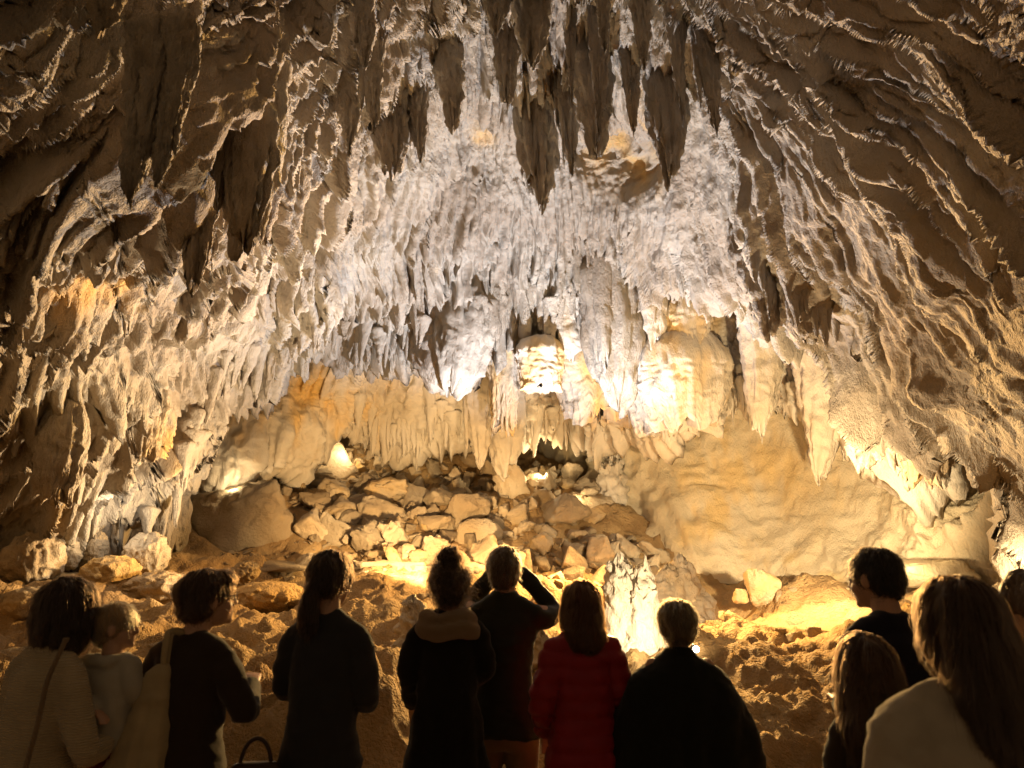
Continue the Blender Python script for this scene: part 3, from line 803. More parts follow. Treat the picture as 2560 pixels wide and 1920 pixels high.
# ---- rounded flowstone bulge
V, F = curtain(px2m(64, 13.0), px2m(60, 13.0), px2m(105, 13.0), seed=71, dome=0.45, rag=0.12, taper=0.25, flute=0.07, nf=16)
thing('flowstone', mesh_np('flowstone', V, F, attrs=attr_for(V, 0.48, 0.0)), M_BACK, 'round golden flowstone bulge in the middle of the lit chamber', 'flowstone', loc=W(1352, 885, 13.0))

# ---- coral-like column
V1, F1 = fluted(px2m(34, 14.8), px2m(34, 14.8), 1.9, 60, 40, 0.3, 0.3, 0.35, 0.05, 77, 0.1, 9, up=0.1, scales=True)
V1[:, 2] *= -1
thing('stalagmite', mesh_np('stalagmite', V1, F1[:, ::-1], attrs=attr_for(V1, 0.0, 0.0)), M_BACK, 'coral-like pale column at the left end of the golden wall', 'stalagmite', loc=W(1540, 1400, 14.8))

# ---- small fringe stalactites along the lips
rng = random.Random(4)
FR = 0
def fringe(n, xa, xb, lipx, lipy, ob, wmin, wmax, lmin, lmax, mat, label, group, oc=0.0, dk=0.0):
    protos = []
    for q in range(6):
        V, F = fluted(0.5, 0.42, 1.0, 30, 16, 0.55 + 0.12 * q, 0.1, 0.35, 0.07, 40 + q, 0.04, 5, up=0.9, top_flare=0.6)
        me = mesh_np('stalactite', V, F, attrs=attr_for(V, oc, dk))
        me.materials.append(mat)
        protos.append(me)
    out = []
    for k in range(n):
        x = xa + (xb - xa) * (k + rng.uniform(0.05, 0.95)) / n
        y = float(np.interp(x, lipx, lipy)) - rng.uniform(6, 70)
        q = hit(ob, x, y, 0.04)
        if q is None:
            continue
        Y = q[1]
        wd = px2m(rng.uniform(wmin, wmax), Y); ln = px2m(rng.uniform(lmin, lmax), Y) * rng.uniform(0.5, 1.1)
        out.append((x, q, wd, ln))
    out.sort(key=lambda t: t[0])
    for k, (x, q, wd, ln) in enumerate(out):
        o = thing('stalactite', rng.choice(protos), None, ordinal(k + 1) + ' from the left of the ' + label, 'stalactite', group, loc=q)
        o.scale = (wd, wd, ln); o.rotation_euler = (rng.uniform(-.05, .05), rng.uniform(-.08, .08), rng.uniform(0, 6.28))


lax = [p[0] for p in LIP_A]; lay = [p[1] for p in LIP_A]
lbx = [p[0] for p in LIP_B]; lby = [p[1] for p in LIP_B]
fringe(64, 880, 1680, lbx, lby, O_B, 8, 22, 30, 90, M_BACK, 'small white stalactites in the fringe above the rubble', 'fringe of the inner chamber')
fringe(26, 1800, 2120, lbx, lby, O_B, 8, 24, 40, 100, M_BACK, 'small white stalactites in the fringe above the golden wall', 'fringe over the golden wall')
fringe(36, 520, 1060, lax, lay, O_A, 14, 28, 40, 90, M_CEIL, 'small grey stalactites on the jagged left vault lip', 'fringe of the left vault lip')
fringe(12, 1190, 1460, lax, lay, O_A, 14, 30, 50, 100, M_CEIL, 'small white stalactites on the middle vault lip', 'fringe of the middle vault lip')
fringe(14, 1880, 2100, lax, lay, O_A, 14, 30, 50, 110, M_CEIL, 'small dark stalactites on the right vault lip', 'fringe of the right vault lip', 0, 0.2)
fringe(16, 370, 520, lax, lay, O_A, 18, 36, 60, 120, M_CEIL, 'small beige drips at the foot of the left vault', 'fringe at the foot of the left vault')

# ---- boulders with their own labels: px, py centre, half sizes in px, Y, ...
LAND = []


def rock(name, px, py, hw, hh, Y, label, cat='boulder', seed=0, cuts=7, amp=0.12, fine=0.05, knobs=0.0, flute=0.0, och=0.0, drk=0.0, dep=None, rotz=0.0, res=44, mat=None, tilt=0.0, group=None):
    if cuts:
        V, F = chip(seed, 15 + 2 * cuts, bev=0.06, cuts=5 if hw > 50 else 4, amp=0.05 + 0.3 * knobs)
        V = V / np.abs(V).max(0) * np.array([px2m(hw, Y), px2m(dep or hw, Y), px2m(hh, Y)]) * 1.04
    else:
        V, F = lump(px2m(hw, Y), px2m(dep or hw, Y), px2m(hh, Y), res, seed, amp, cuts, fine, knobs, flute)
    o = thing(name, mesh_np(name, V, F, attrs=attr_for(V, och, drk)), mat or M_ROCK, label, cat, group, loc=W(px, py, Y))
    o.rotation_euler = (0, tilt, rotz)
    if cat in ('boulder', 'slab') and py < 1530:
        LAND.append((px, py, label))
    return o


rock('boulder', 620, 1330, 125, 120, 13.2, 'massive smooth pale outcrop at the left end of the rubble', seed=3, cuts=7, knobs=0.12, res=60)
rock('boulder', 812, 1312, 40, 38, 15.0, 'squarish cream block in the middle of the rubble', seed=8, cuts=0, amp=0.04, res=40)
rock('boulder', 985, 1468, 82, 62, 11.8, 'large pale boulder behind the ponytailed visitor', seed=14, cuts=9)
rock('boulder', 930, 1440, 46, 40, 12.4, 'smooth boulder with a sharp ridge left of the large pale one', seed=15, cuts=8)
rock('boulder', 1050, 1500, 60, 44, 11.4, 'tawny boulder lying right of the large pale one', seed=16, cuts=8)
rock('boulder', 700, 1420, 92, 24, 12.0, 'layered flat slab lying on the rubble edge', cat='slab', seed=17, cuts=5, amp=0.06, res=44)
rock('boulder', 745, 1370, 60, 24, 13.4, 'thin pale tilted slab leaning above the layered slab', cat='slab', seed=18, cuts=7, amp=0.06, tilt=-0.35)
rock('boulder', 870, 1330, 56, 22, 14.6, 'white tilted slab right of the squarish cream block', cat='slab', seed=19, cuts=7, amp=0.06, tilt=0.2)
rock('boulder', 1462, 1300, 76, 66, 14.8, 'big knobbly boulder left of the golden wall', seed=21, cuts=6, knobs=0.10, amp=0.12, fine=0.05, res=64)
rock('boulder', 1395, 1345, 40, 36, 14.4, 'cream boulder below the big knobbly one', seed=22, knobs=0.10)
rock('boulder', 1320, 1290, 52, 48, 15.4, 'rough ochre boulder in the middle right of the rubble', seed=23, knobs=0.12, och=0.35)
rock('boulder', 1230, 1300, 46, 56, 15.6, 'tall craggy pale boulder in the middle of the rubble', seed=24, knobs=0.12)
rock('boulder', 1150, 1275, 50, 40, 16.4, 'knobbly pale boulder under the ochre boss', seed=25, knobs=0.12)
rock('boulder', 1345, 1400, 44, 30, 13.6, 'low rounded pale boulder at the front of the rubble', seed=26, knobs=0.08)
rock('boulder', 1905, 1472, 38, 46, 11.0, 'pointed ochre boulder at the foot of the golden wall', seed=31, cuts=7, och=0.25, drk=0.15, knobs=0.1)
rock('boulder', 1962, 1500, 27, 30, 10.8, 'small round boulder right of the pointed ochre one', seed=32, cuts=3, och=0.25)
rock('boulder', 1852, 1490, 18, 18, 11.0, 'small brown block left of the pointed ochre boulder', seed=33, och=0.5)
rock('boulder', 2108, 1492, 27, 24, 10.6, 'small white boulder in the gap under the golden wall', seed=34, cuts=8)
rock('boulder', 2150, 1478, 22, 28, 10.4, 'small cream boulder beside the dark-haired man', seed=35, cuts=8)
rock('boulder', 1965, 1686, 74, 42, 7.5, 'rounded crusted boulder on the clay floor at the right', seed=36, cuts=4, knobs=0.05, och=0.2)
rock('boulder', 1870, 1690, 40, 22, 7.6, 'low pale stone left of the crusted boulder', seed=37, cuts=6)
rock('boulder', 1990, 1590, 24, 14, 8.8, 'little pale stone on the clay behind the crusted boulder', seed=38, cuts=6)
rock('boulder', 2032, 1582, 18, 15, 8.8, 'little rough stone right of the little pale one', seed=39, cuts=5, knobs=0.1)
rock('boulder', 1835, 1640, 26, 20, 8.0, 'small white stone near the lamp on the right floor', seed=40, cuts=8)
rock('boulder', 1920, 1628, 18, 22, 8.0, 'small upright stone above the crusted boulder', seed=41, cuts=8)
rock('boulder', 2290, 1435, 120, 34, 9.8, 'broad layered mound at the foot of the right wall', cat='mound', seed=42, cuts=2, amp=0.06, fine=0.03, och=0.3, mat=M_WALL, res=50)
rock('flowstone', 85, 1400, 60, 66, 9.0, 'knobbly brown dripstone mound at the left edge', cat='flowstone', seed=51, cuts=0, knobs=0.16, och=0.2, drk=0.1, res=52)
rock('flowstone', 275, 1440, 66, 44, 9.4, 'golden popcorn-covered dome behind the woman with the baby', cat='flowstone', seed=52, cuts=0, knobs=0.10, och=0.7, res=52)
rock('flowstone', 170, 1385, 30, 34, 9.6, 'small knobbly stalagmite knob between the left mounds', cat='flowstone', seed=53, cuts=0, knobs=0.14, res=44)
rock('flowstone', 240, 1378, 26, 40, 9.8, 'knob-topped stub under the bright left niche', cat='flowstone', seed=54, cuts=0, knobs=0.12, drk=0.15, res=44)
rock('flowstone', 370, 1385, 44, 50, 9.9, 'cauliflower dripstone knob right of the bright left niche', cat='flowstone', seed=55, cuts=0, knobs=0.16, res=60)
rock('flowstone', 90, 1510, 70, 40, 8.4, 'smooth tawny hump on the left floor', cat='flowstone', seed=56, cuts=0, knobs=0.04, och=0.4)
rock('flowstone', 400, 1480, 80, 44, 9.4, 'lumpy brown hump left of the short-haired woman', cat='flowstone', seed=57, cuts=0, knobs=0.10, och=0.2, res=60)
rock('flowstone', 672, 1498, 92, 42, 9.9, 'ochre draped ledge with dripping edge behind the short-haired woman', cat='flowstone', seed=58, cuts=0, amp=0.06, flute=0.22, och=0.55, res=52, mat=M_FLOOR)
rock('flowstone', 612, 1430, 30, 22, 10.8, 'little popcorn knob beside the glasses of the short-haired woman', cat='flowstone', seed=59, cuts=0, knobs=0.2, och=0.3)
rock('boulder', 40, 1680, 90, 70, 6.2, 'dark rounded boulder at the left edge below the woman with the baby', seed=60, cuts=3, knobs=0.05, drk=0.3)

# ---- the rubble itself
rng = random.Random(11)
protos = []
for q in range(16):
    V, F = chip(100 + q, 13 + q % 7, (1, rng.uniform(0.7, 1.0), rng.uniform(0.55, 0.95)), 0.05, 4, 0.10 if q % 3 else 0.17)
    me = mesh_np('rubble_stone', V, F, attrs=attr_for(V, 0.35 if q % 5 == 0 else 0.0, 0.12 if q % 4 == 1 else 0.0))
    me.materials.append(M_ROCK)
    protos.append(me)
RUB = []
tries = 0
while len(RUB) < 290 and tries < 4000:
    tries += 1
    px = rng.uniform(640, 1640); Y = rng.uniform(11.6, 17.0)
    x = float(W(px, 1300, Y)[0])
    if (px > 1480 and Y > 13.4) or (px < 760 and Y < 13.8):
        continue
    r = rng.choice([0.09, 0.12, 0.15, 0.19, 0.24, 0.31, 0.42]) * (0.75 + 0.025 * Y)
    if any((x - q[0]) ** 2 + (Y - q[1]) ** 2 < (0.62 * (r + q[2])) ** 2 for q in RUB):
        continue
    RUB.append((x, Y, r))
seen = {}
WORD = ['small', 'mid-sized', 'large']
for (x, Y, r) in RUB:
    z = ground(x, Y)
    q = rng.randrange(16)
    loc = (x, Y, z + r * 0.22)
    u, v = pixel(loc)
    lm = min(LAND, key=lambda t: (t[0] - u) ** 2 + (t[1] - v) ** 2)
    dx, dy = u - lm[0], v - lm[1]
    rel = ('right of' if dx > 0 else 'left of') if abs(dx) > abs(dy) else ('below' if dy > 0 else 'above')
    short = lm[2].split(' in the ')[0].split(' at the ')[0].split(' behind ')[0].split(' lying ')[0].split(' left of ')[0].split(' right of ')[0].split(' below ')[0].split(' leaning ')[0].split(' beside ')[0].split(' under ')[0]
    size = WORD[0] if r < 0.22 else WORD[1] if r < 0.36 else WORD[2]
    col = 'ochre' if q % 5 == 0 else 'greyish' if q % 4 == 1 else 'cream'
    key = (size, col, rel, short)
    seen.setdefault(key, []).append((dx * dx + dy * dy, loc, q, r))
for (size, col, rel, short), lst in seen.items():
    lst.sort(key=lambda t: t[0])
    for k, (d_, loc, q, r) in enumerate(lst):
        lab = f'{size} {col} rock {rel} the {short}' if len(lst) == 1 else f'{size} {col} rock, {ordinal(k + 1)} nearest {rel} the {short}'
        o = thing('rubble_rock', protos[q], None, lab, 'rock', 'rocks of the rubble heap', loc=loc)
        o.scale = (r * rng.uniform(0.8, 1.3), r * rng.uniform(0.8, 1.2), r * rng.uniform(0.7, 1.1))
        o.rotation_euler = (rng.uniform(-1.1, 1.1), rng.uniform(-1.1, 1.1), rng.uniform(0, 6.28))
# gravel that fills the gaps: uncountable
gp_ = [chip(300 + q, 8, bev=0.03, cuts=0, amp=0.08) for q in range(6)]
ms = []
for k in range(1500):
    px = rng.uniform(560, 1640); Y = rng.uniform(10.6, 17.2)
    if px > 1500 and Y > 13.2:
        continue
    x = float(W(px, 1300, Y)[0]); r = 0.025 + 0.075 * rng.random() ** 2
    v, f = gp_[k % 6]
    an = rng.uniform(0, 6.28); c_, s1_ = math.cos(an), math.sin(an)
    ms.append((np.stack([v[:, 0] * c_ - v[:, 1] * s1_, v[:, 0] * s1_ + v[:, 1] * c_, v[:, 2]], -1) * r + np.array([x, Y, ground(x, Y) + 0.2 * r]), f))
V, F = join(ms)
gr = obj('gravel', mesh_np('gravel', V, F, False, attrs=attr_for(V, 0.15, 0.05)), M_ROCK, kind='stuff')
gr['label'] = 'small broken stones scattered between the rocks of the rubble heap'; gr['category'] = 'gravel'
FS = []
for k in range(40):
    px = rng.uniform(60, 2500); Y = rng.uniform(5.6, 11.0)
    x = float(W(px, 1500, Y)[0])
    r = rng.uniform(0.03, 0.09)
    FS.append((px, x, Y, r))
FS.sort()
for k, (px, x, Y, r) in enumerate(FS):
    o = thing('floor_stone', rng.choice(protos), None, ordinal(k + 1) + ' from the left of the small loose stones on the clay floor', 'stone', 'loose stones on the clay floor', loc=(x, Y, ground(x, Y) + r * 0.2))
    o.scale = (r, r * rng.uniform(0.8, 1.2), r * 0.8)
    o.rotation_euler = (0, 0, rng.uniform(0, 6.28))

# ---- stalagmites
def standing(name, base, parts, label, mat, och, drk=0.0):
    ms = []
    for (dx, dy, r, hgt, p, sd) in parts:
        V, F = fluted(r, r * 0.85, hgt, 64, 56, p, 0.16, 0.20, 0.03, sd, 0.03, 9, up=0.12, scales=True, top_flare=0.0)
        V[:, 2] *= -1
        F = F[:, ::-1]
        V[:, 0] += dx; V[:, 1] += dy
        ms.append((V, F))
    V, F = join(ms)
    return thing(name, mesh_np(name, V, F, attrs=attr_for(V, och, drk)), mat, label, 'stalagmite', loc=base)


b0 = W(1585, 1720, 7.9)
standing('stalagmite', b0, [(-0.10, 0.0, 0.20, 1.16, 0.28, 81), (0.10, -0.05, 0.22, 1.14, 0.26, 82), (0.02, 0.06, 0.29, 0.85, 0.42, 83), (0.14, 0.02, 0.29, 0.62, 0.42, 84), (-0.06, -0.1, 0.25, 0.5, 0.42, 180)],
         'brightly lit white stalagmite with twin peaks behind the caped visitor', M_WHITE, -0.4)
b0 = W(1690, 1540, 9.0)
standing('stalagmite', b0, [(-0.08, 0.0, 0.20, 0.56, 0.6, 85), (0.08, 0.05, 0.24, 0.64, 0.55, 86), (0.22, 0.1, 0.26, 0.36, 0.6, 87)], 'low lumpy stalagmite cluster right of the twin-peaked one', M_BACK, 0.15)
b0 = W(1030, 1640, 7.4)
standing('stalagmite', b0, [(0, 0, 0.16, 0.50, 0.5, 88)], 'small bright stalagmite beside the shoulder of the visitor with the bun', M_WHITE, -0.1)
b0 = W(1345, 1680, 7.4)
standing('stalagmite', b0, [(0, 0, 0.18, 0.42, 0.5, 89)], 'small lit stalagmite between the photographing man and the red jacket', M_BACK, 0.1)

# ================================================================== visitors
def fabric(name, col, rough=0.9, bump=0.3, scale=260.0, sheen=0.3, kind='weave'):
    m = bpy.data.materials.new(name); m.use_nodes = True
    nt = m.node_tree; L = nt.links.new; b = nt.nodes['Principled BSDF']
    tc = N(nt, 'ShaderNodeTexCoord')
    n1 = N(nt, 'ShaderNodeTexNoise'); n1.inputs['Scale'].default_value = 14; n1.inputs['Detail'].default_value = 2
    L(tc.outputs['Object'], n1.inputs['Vector'])
    mx = N(nt, 'ShaderNodeMix', data_type='RGBA')
    mx.inputs[6].default_value = (*[c * 0.78 for c in col], 1); mx.inputs[7].default_value = (*[min(1, c * 1.2) for c in col], 1)
    L(n1.outputs[0], mx.inputs[0]); L(mx.outputs[2], b.inputs['Base Color'])
    b.inputs['Roughness'].default_value = rough
    b.inputs['Specular IOR Level'].default_value = 0.25
    b.inputs['Sheen Weight'].default_value = sheen
    b.inputs['Sheen Roughness'].default_value = 0.4
    if kind == 'knit':
        t = N(nt, 'ShaderNodeTexWave'); t.inputs['Scale'].default_value = scale; t.bands_direction = 'Z'
        t.inputs['Distortion'].default_value = 1.5; t.inputs['Detail Scale'].default_value = 4
        src = t.outputs['Fac']
    else:
        t = N(nt, 'ShaderNodeTexNoise'); t.inputs['Scale'].default_value = scale; t.inputs['Detail'].default_value = 1
        src = t.outputs[0]
    L(tc.outputs['Object'], t.inputs['Vector'])
    bp = N(nt, 'ShaderNodeBump'); bp.inputs['Strength'].default_value = bump; bp.inputs['Distance'].default_value = 0.006
    L(src, bp.inputs['Height']); L(bp.outputs[0], b.inputs['Normal'])
    return m


def plain(name, col, rough=0.5, spec=0.4, sss=0.0, emit=None):
    m = bpy.data.materials.new(name); m.use_nodes = True
    nt = m.node_tree; b = nt.nodes['Principled BSDF']
    n1 = N(nt, 'ShaderNodeTexNoise'); n1.inputs['Scale'].default_value = 30
    mx = N(nt, 'ShaderNodeMix', data_type='RGBA')
    mx.inputs[6].default_value = (*[c * 0.85 for c in col], 1); mx.inputs[7].default_value = (*[min(1, c * 1.12) for c in col], 1)
    nt.links.new(n1.outputs[0], mx.inputs[0]); nt.links.new(mx.outputs[2], b.inputs['Base Color'])
    b.inputs['Roughness'].default_value = rough; b.inputs['Specular IOR Level'].default_value = spec
    b.inputs['Subsurface Weight'].default_value = sss
    b.inputs['Subsurface Radius'].default_value = (0.01, 0.004, 0.002)
    if emit:
        b.inputs['Emission Color'].default_value = (*emit[0], 1); b.inputs['Emission Strength'].default_value = emit[1]
    return m


def hair_mat(name, col):
    m = bpy.data.materials.new(name); m.use_nodes = True
    nt = m.node_tree; L = nt.links.new; b = nt.nodes['Principled BSDF']
    tc = N(nt, 'ShaderNodeTexCoord')
    mp = N(nt, 'ShaderNodeMapping'); mp.inputs['Scale'].default_value = (1, 1, 0.08)
    n1 = N(nt, 'ShaderNodeTexNoise'); n1.inputs['Scale'].default_value = 140; n1.inputs['Detail'].default_value = 2
    L(tc.outputs['Object'], mp.inputs['Vector']); L(mp.outputs[0], n1.inputs['Vector'])
    mx = N(nt, 'ShaderNodeMix', data_type='RGBA')
    mx.inputs[6].default_value = (*[c * 0.5 for c in col], 1); mx.inputs[7].default_value = (*[min(1, c * 1.5) for c in col], 1)
    L(n1.outputs[0], mx.inputs[0]); L(mx.outputs[2], b.inputs['Base Color'])
    b.inputs['Roughness'].default_value = 0.5; b.inputs['Specular IOR Level'].default_value = 0.35
    bp = N(nt, 'ShaderNodeBump'); bp.inputs['Strength'].default_value = 0.6; bp.inputs['Distance'].default_value = 0.004
    L(n1.outputs[0], bp.inputs['Height']); L(bp.outputs[0], b.inputs['Normal'])
    s_ = bpy.data.materials.new(name + '_strand'); s_.use_nodes = True
    nt = s_.node_tree
    h = nt.nodes.new('ShaderNodeBsdfHairPrincipled')
    h.parametrization = 'COLOR'
    h.inputs['Color'].default_value = (*[min(1, c * 1.4) for c in col], 1)
    h.inputs['Roughness'].default_value = 0.35
    nt.links.new(h.outputs[0], nt.nodes['Material Output'].inputs[0])
    return m, s_


SKIN = plain('skin', (0.50, 0.29, 0.19), 0.5, 0.4, 0.05)
EYEM = plain('eye_white', (0.6, 0.57, 0.52), 0.2)
SHOE = plain('shoe_leather', (0.03, 0.022, 0.018), 0.5)


def ell(c, r, rot=None, n=16):
    th = np.linspace(0, 2 * np.pi, n, endpoint=False); ph = np.linspace(0.02, np.pi - 0.02, n // 2 + 2)
    PH, TH = np.meshgrid(ph, th, indexing='ij')
    V = np.stack([np.sin(PH) * np.cos(TH) * r[0], np.sin(PH) * np.sin(TH) * r[1], np.cos(PH) * r[2]], -1).reshape(-1, 3)
    if rot is not None:
        V = V @ np.array(rot).T
    return close(V + np.array(c), len(ph), n)


def close(V, nr, nc):
    """Quad tube of nr rings closed by collapsing fans."""
    F = grid_faces(nr, nc, True)
    a = V[:nc].mean(0); b = V[-nc:].mean(0)
    k = len(V)
    V = np.concatenate([V, [a], [b]])
    top = [(i, (i + 1) % nc, k, k) for i in range(nc)]
    o = (nr - 1) * nc
    bot = [(o + (i + 1) % nc, o + i, k + 1, k + 1) for i in range(nc)]
    return V, np.concatenate([F, np.array(top + bot, np.int32)])


def tube(pts, rad, n=14, flat=1.0, sub=6):
    """Round-ended tapering limb through joints; flat squashes it along the bend's normal."""
    pts = np.asarray(pts, float); rad = np.asarray(rad, float)
    m = len(pts)
    t = np.linspace(0, m - 1, (m - 1) * sub + 1)
    k = np.arange(m)
    C = np.stack([np.interp(t, k, pts[:, i]) for i in range(3)], -1)
    R = np.interp(t, k, rad)
    for _ in range(3):
        C[1:-1] = 0.25 * C[:-2] + 0.5 * C[1:-1] + 0.25 * C[2:]
    d = np.gradient(C, axis=0); d /= np.linalg.norm(d, axis=1, keepdims=True) + 1e-9
    C = np.concatenate([[C[0] - d[0] * R[0] * 0.9], [C[0] - d[0] * R[0] * 0.6], C, [C[-1] + d[-1] * R[-1] * 0.6], [C[-1] + d[-1] * R[-1] * 0.9]])
    R = np.concatenate([[R[0] * 0.3], [R[0] * 0.75], R, [R[-1] * 0.75], [R[-1] * 0.3]])
    d = np.concatenate([[d[0]] * 2, d, [d[-1]] * 2])
    ref = np.array([0.0, 1.0, 0.0]) if abs(d[len(d) // 2][1]) < 0.8 else np.array([1.0, 0, 0])
    u = np.cross(d, ref); u /= np.linalg.norm(u, axis=1, keepdims=True) + 1e-9
    v = np.cross(d, u)
    th = np.linspace(0, 2 * np.pi, n, endpoint=False)
    V = C[:, None] + R[:, None, None] * (np.cos(th)[None, :, None] * u[:, None] + flat * np.sin(th)[None, :, None] * v[:, None])
    return close(V.reshape(-1, 3), len(C), n)


def loft(rings, n=36, e=2.3, sub=5):
    """Stacked super-ellipses: (z, rx, ry, cx, cy)."""
    r = np.array([(q + (0, 0))[:5] if len(q) < 5 else q for q in rings], float)
    m = len(r)
    t = np.linspace(0, m - 1, (m - 1) * sub + 1)
    r = np.stack([np.interp(t, np.arange(m), r[:, i]) for i in range(5)], -1)
    for _ in range(3):
        r[1:-1] = 0.25 * r[:-2] + 0.5 * r[1:-1] + 0.25 * r[2:]
    th = np.linspace(0, 2 * np.pi, n, endpoint=False)
    c, s_ = np.cos(th), np.sin(th)
    cx = np.sign(c) * np.abs(c) ** (2 / e); sy = np.sign(s_) * np.abs(s_) ** (2 / e)
    V = np.stack([r[:, 3:4] + r[:, 1:2] * cx, r[:, 4:5] + r[:, 2:3] * sy, np.repeat(r[:, :1], n, 1)], -1)
    return close(V.reshape(-1, 3), len(r), n)


def fuse(parts, voxel=0.009, smooth=4, disp=None, keep=0.35):
    """Voxel-fuse overlapping volumes into one continuous surface, then crease and thin it."""
    V, F = join(parts)
    me = bpy.data.meshes.new('t')
    fs = [tuple(f) if f[2] != f[3] else tuple(f[:3]) for f in F.tolist()]
    me.from_pydata(V.tolist(), [], fs)
    ob = bpy.data.objects.new('t', me); COL.objects.link(ob)
    m = ob.modifiers.new('r', 'REMESH'); m.mode = 'VOXEL'; m.voxel_size = voxel
    if smooth:
        q = ob.modifiers.new('s', 'SMOOTH'); q.iterations = smooth; q.factor = 0.5
    dg = bpy.context.evaluated_depsgraph_get()
    ev = bpy.data.meshes.new_from_object(ob.evaluated_get(dg))
    ob.modifiers.clear(); ob.data = ev; bpy.data.meshes.remove(me)
    if disp is not None:
        n = len(ev.vertices)
        co = np.empty(n * 3, np.float32); ev.vertices.foreach_get('co', co); co = co.reshape(-1, 3)
        no = np.empty(n * 3, np.float32); ev.vertex_normals.foreach_get('vector', no); no = no.reshape(-1, 3)
        co = co + no * disp(co)[:, None]
        ev.vertices.foreach_set('co', co.ravel().astype(np.float32)); ev.update()
    if keep < 1:
        q = ob.modifiers.new('d', 'DECIMATE'); q.ratio = keep
        dg = bpy.context.evaluated_depsgraph_get()
        e2 = bpy.data.meshes.new_from_object(ob.evaluated_get(dg))
        ob.modifiers.clear(); ob.data = e2; bpy.data.meshes.remove(ev); ev = e2
    bpy.data.objects.remove(ob)
    ev.polygons.foreach_set('use_smooth', np.ones(len(ev.polygons), bool))
    ev.materials.clear()
    return ev


def cloth_disp(seed, amp=0.006, quilt=0.0, fold=0.0):
    def f(co):
        w_ = 0.02 * vnoise(co, 0.12, seed)
        q = co + w_[:, None]
        d = amp * (ridged(q * np.array([1, 1, 1.8]), 0.16, 3, seed + 1) * 0.6 + fbm(q, 0.05, 2, seed + 2) * 0.3)
        if quilt:
            ph = (co[:, 2] + 0.012 * vnoise(co, 0.1, seed + 4)) / 0.072
            d = d + quilt * (np.abs(np.sin(ph * np.pi)) ** 0.6 - 0.6) + 0.004 * ridged(q * np.array([0.5, 0.5, 0.25]), 0.03, 2, seed + 6)
        if fold:
            a_ = np.arctan2(co[:, 0], -co[:, 1])
            d = d + fold * np.sin(a_ * 9 + 2 * vnoise(co, 0.3, seed + 3)) * sstep(1.3, 0.8, co[:, 2])
        return d
    return f


def rotm(yaw=0, pitch=0, roll=0):
    return np.array(Matrix.Rotation(math.radians(yaw), 3, 'Z') @ Matrix.Rotation(math.radians(pitch), 3, 'X') @ Matrix.Rotation(math.radians(roll), 3, 'Y'))


def head_parts(s_, baby=False):
    k = 1.18 if baby else 1.0
    P_ = [ell((0, -0.012, 0.025), (.074 * k, .094 * k, .088 * k)), ell((0, .030, -.030), (.060 * k, .062, .082)), ell((0, .036, -.074), (.046, .048, .040)), ell((0, .076, -.094), (.020, .018, .018)),
          tube([(0, .088, .012), (0, .108, -.026)], [.009, .013], 10), ell((0, .074, .022), (.048, .022, .013)), ell((.035, .058, -.034), (.026, .026, .026)), ell((-.035, .058, -.034), (.026, .026, .026)),
          ell((0, .086, -.057), (.022, .012, .006)), ell((0, .085, -.068), (.019, .012, .007)),
          ell((.013, .097, -.030), (.010, .010, .009)), ell((-.013, .097, -.030), (.010, .010, .009)),
          ell((.077 * k, -.004, -.010), (.010, .020, .033)), ell((-.077 * k, -.004, -.010), (.010, .020, .033))]
    return [(v * s_, f) for v, f in P_]


def hand_parts(wrist, direc, side, s_=1.0):
    """Palm, four bent fingers of unequal length and a thumb that leaves the side of the palm."""
    d = np.array(direc, float); d /= np.linalg.norm(d)
    ref = np.array([0, 0, 1.0]) if abs(d[2]) < 0.8 else np.array([0, 1.0, 0])
    u = np.cross(d, ref); u /= np.linalg.norm(u)
    n = np.cross(u, d)
    Wp = np.array(wrist, float)
    rot = np.stack([u, d, n], 1)
    out = [ell(Wp + d * 0.05 * s_, (.040 * s_, .052 * s_, .016 * s_), rot)]
    for k, (off, ln) in enumerate(zip((-.031, -.0105, .0105, .031), (.066, .076, .072, .056))):
        b0 = Wp + d * 0.088 * s_ + u * off * s_
        b1 = b0 + (d * .55 + u * off * 1.2) * ln * s_ - n * 0.004
        b2 = b1 + d * .36 * ln * s_ - n * .022 * s_
        out.append(tube([b0 - d * .02, b0, b1, b2], np.array([.0095, .0095, .0088, .0075]) * s_, 8, sub=3))
    t0 = Wp + d * 0.03 * s_ + u * .03 * side * s_
    t1 = t0 + (d * .5 + u * side * .75) * .04 * s_ - n * .008
    t2 = t1 + (d * .9 + u * side * .25) * .032 * s_ - n * .012
    out.append(tube([t0, t1, t2], np.array([.013, .0105, .0085]) * s_, 8, sub=3))
    return out


